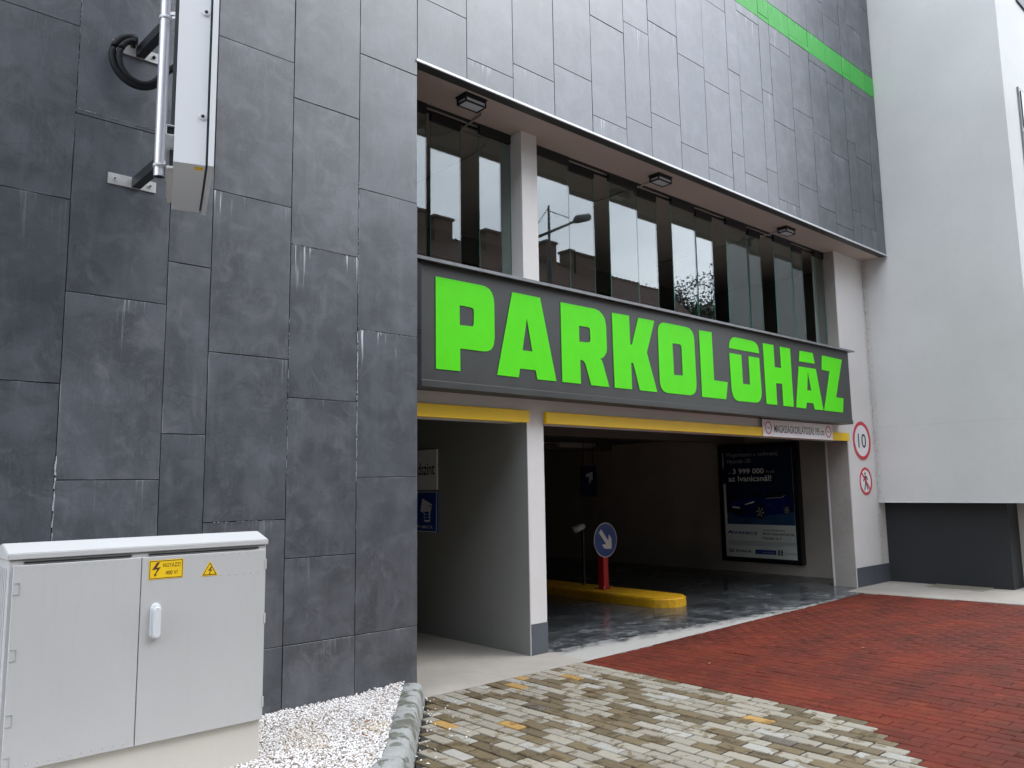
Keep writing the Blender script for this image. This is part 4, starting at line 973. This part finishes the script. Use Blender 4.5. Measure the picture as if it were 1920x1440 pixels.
# coiled cable
def ring(cx, cz, rx, rz, a0, a1, y0, y1, n=40):
    return [(cx+rx*math.cos(t), y0+(y1-y0)*i/n, cz+rz*math.sin(t)) for i, t in enumerate(a0+(a1-a0)*i/n for i in range(n+1))]
cb = BM()
cb.tube([(1.575, 5.63, 4.80), (1.56, 5.57, 4.815)]+ring(1.565, 4.600, .165, .185, R(105), R(345), 5.52, 5.44)+[(1.78, 5.36, 4.60), (1.80, 5.22, 4.66)], .021, 10)
cb.tube([(1.565, 5.62, 4.78), (1.54, 5.56, 4.765)]+ring(1.575, 4.595, .135, .160, R(110), R(340), 5.50, 5.43)+[(1.76, 5.33, 4.56), (1.80, 5.20, 4.60)], .021, 10)
tag(cb.done('cable_loop', M['cable'], None, True), 'thick black doubled cable looped under the upper bracket plate', 'cable')

# ================================================================== across the street (house, lamp and trees seen reflected)
HS = empty('street_house', (12.5, -7, 0), 'old house across the street with brown tiled roof and chimneys', 'house')
H_ = lambda o: P(o, HS)
H_(box('wall', (12.5, -15, -.13), (31.2, -7, 7.0), M['street_wall'], HS))
b = BM(); n = 26
for k in range(n):
    t0, t1 = k/n, (k+1)/n
    y0 = -6.6-4.4*t0; z0 = 6.85+4.25*t0; y1 = -6.6-4.4*t1; z1 = 6.85+4.25*t1
    b.obox((12.2, y0, z0+.05), (19.3, 0, 0), (0, y1-y0-.05, z1-z0+.01), (0, .02, .05))
H_(b.done('roof_slope', M['roof_tile'], HS))
H_(BM().prism([(-6.7, 6.85), (-11, 11.08), (-15.3, 6.85)], lambda u, v, h: (12.25+h, u, v), 19.2).done('roof', M['roof_tile'], HS))
b = BM()
for k in range(64): b.tube([(12.2+.3*k, -11, 11.14), (12.5+.3*k, -11, 11.10)], [.13, .10], 10)
H_(b.done('ridge_tiles', M['roof_tile'], HS))
for x0, x1, zt_, y in ((16.2, 16.75, 11.75, -11.0), (17.25, 18.1, 11.75, -11), (19.6, 20.4, 11.65, -11), (20.9, 21.2, 11.5, -11), (22.9, 23.5, 11.85, -11), (24.5, 24.75, 11.8, -11), (24.9, 26.4, 11.75, -11)):
    c = H_(box('chimney', (x0, y-.4, 9.8), (x1, y+.4, zt_), M['chimney'], HS)); q = box('chimney_cap', (x0-.06, y-.46, zt_+.001), (x1+.06, y+.46, zt_+.10), M['chimney'], c); P(q, HS)
for k in range(7):
    w = H_(box('window', (13.6+2.4*k, -6.995, 4.0), (14.8+2.4*k, -6.96, 5.7), M['sign_white'], HS)); P(box('pane', (13.68+2.4*k, -6.955, 4.08), (14.72+2.4*k, -6.94, 5.62), M['win_dark'], w), HS)
AB = empty('added_dark_block', (-24, -7.5, 0), 'unseen tall dark block added across the street to darken the slate reflections', 'building')
A_ = lambda o: P(o, AB)
A_(box('wall', (-26, -18, -.13), (11.5, -7.5, 16.5), M['block_wall'], AB))  # unseen block, added so the left slate reflects something dark
for i in range(11):
    for j in range(5):
        A_(box('window', (-24.5+3.2*i, -7.495, 1.2+2.9*j), (-23.1+3.2*i, -7.46, 2.8+2.9*j), M['win_dark'], AB))
# street lamp
SL = empty('street_lamp', (15.8, -3.3, 0), 'tall grey street lamp with upswept arm on the far side of the road', 'street lamp')
BM().tube([(0, 0, -.1), (0, 0, 1.2), (0, 0, 8.0), (0, 0, 8.05), (0, 0, 9.75)], [.11, .09, .07, .045, .035], 12).done('mast', M['dark_metal'], SL)
BM().tube([(-.8, 0, 8.55), (1.3, 0, 9.62)], [.045, .04], 10).done('arm', M['dark_metal'], SL)
BM().tube([(1.25, 0, 9.60), (1.4, 0, 9.70), (1.9, 0, 9.88), (2.0, 0, 9.90)], [.05, .13, .12, .05], 10).done('lamp_head', M['dark_metal'], SL)
BM().tube([(0, 0, 9.7), (-.85, 0, 8.6)], .012, 6).done('stay', M['dark_metal'], SL); BM().tube([(0, 0, 9.6), (1.3, 0, 9.55)], .012, 6).done('stay', M['dark_metal'], SL)
# trees
def tree(x, y, h, w, lab):
    t = empty('tree', (x, y, -.12), lab, 'tree', 'trees across the street')
    b = BM(); b.tube([(0, 0, 0), (.1, .05, h*.35), (-.05, .1, h*.62), (0, 0, h*.8)], [.28, .2, .13, .06], 10)
    tips = []
    for k in range(34):
        z = h*random.uniform(.30, .8); a = random.uniform(0, 6.28); l = w*random.uniform(.45, 1.0)*(1-.3*abs(z/h-.6))
        e = Vector((math.cos(a)*l, math.sin(a)*l, z+random.uniform(.25, 1.9)))
        mid_ = Vector((e.x*.5, e.y*.5, (z+e.z)/2+.2)); b.tube([(0, 0, z), mid_, e], [.06, .035, .012], 6); tips += [mid_, e, (mid_+e)/2]
        for _ in range(4):
            s = mid_.lerp(e, random.random()); e2 = s+Vector((random.gauss(0, .5), random.gauss(0, .5), random.uniform(.1, 1.0))); b.tube([s, e2], [.02, .007], 5); tips.append(e2)
    b.done('trunk', M['bark'], t)
    T = np.array([tuple(v) for v in tips]); n = 16000
    c = T[rng.integers(0, len(T), n)]+rng.normal(0, .30, (n, 3))
    u = rng.normal(0, 1, (n, 3)); u /= np.linalg.norm(u, axis=1)[:, None]; v = np.cross(u, rng.normal(0, 1, (n, 3))); v /= np.linalg.norm(v, axis=1)[:, None]
    s = rng.uniform(.05, .11, (n, 1)); V = np.stack([c-u*s, c-v*s*.5, c+u*s, c+v*s*.5], 1).reshape(-1, 3)
    o = soup('crown', V, np.arange(n*4).reshape(-1, 4), M['leaf'], t); o['kind'] = 'stuff'
tree(33.6, -11.0, 12.6, 2.9, 'dark leafy tree right beside the gable of the street house')
tree(37.2, -12.5, 12.4, 2.9, 'dark leafy tree further along past the street house')
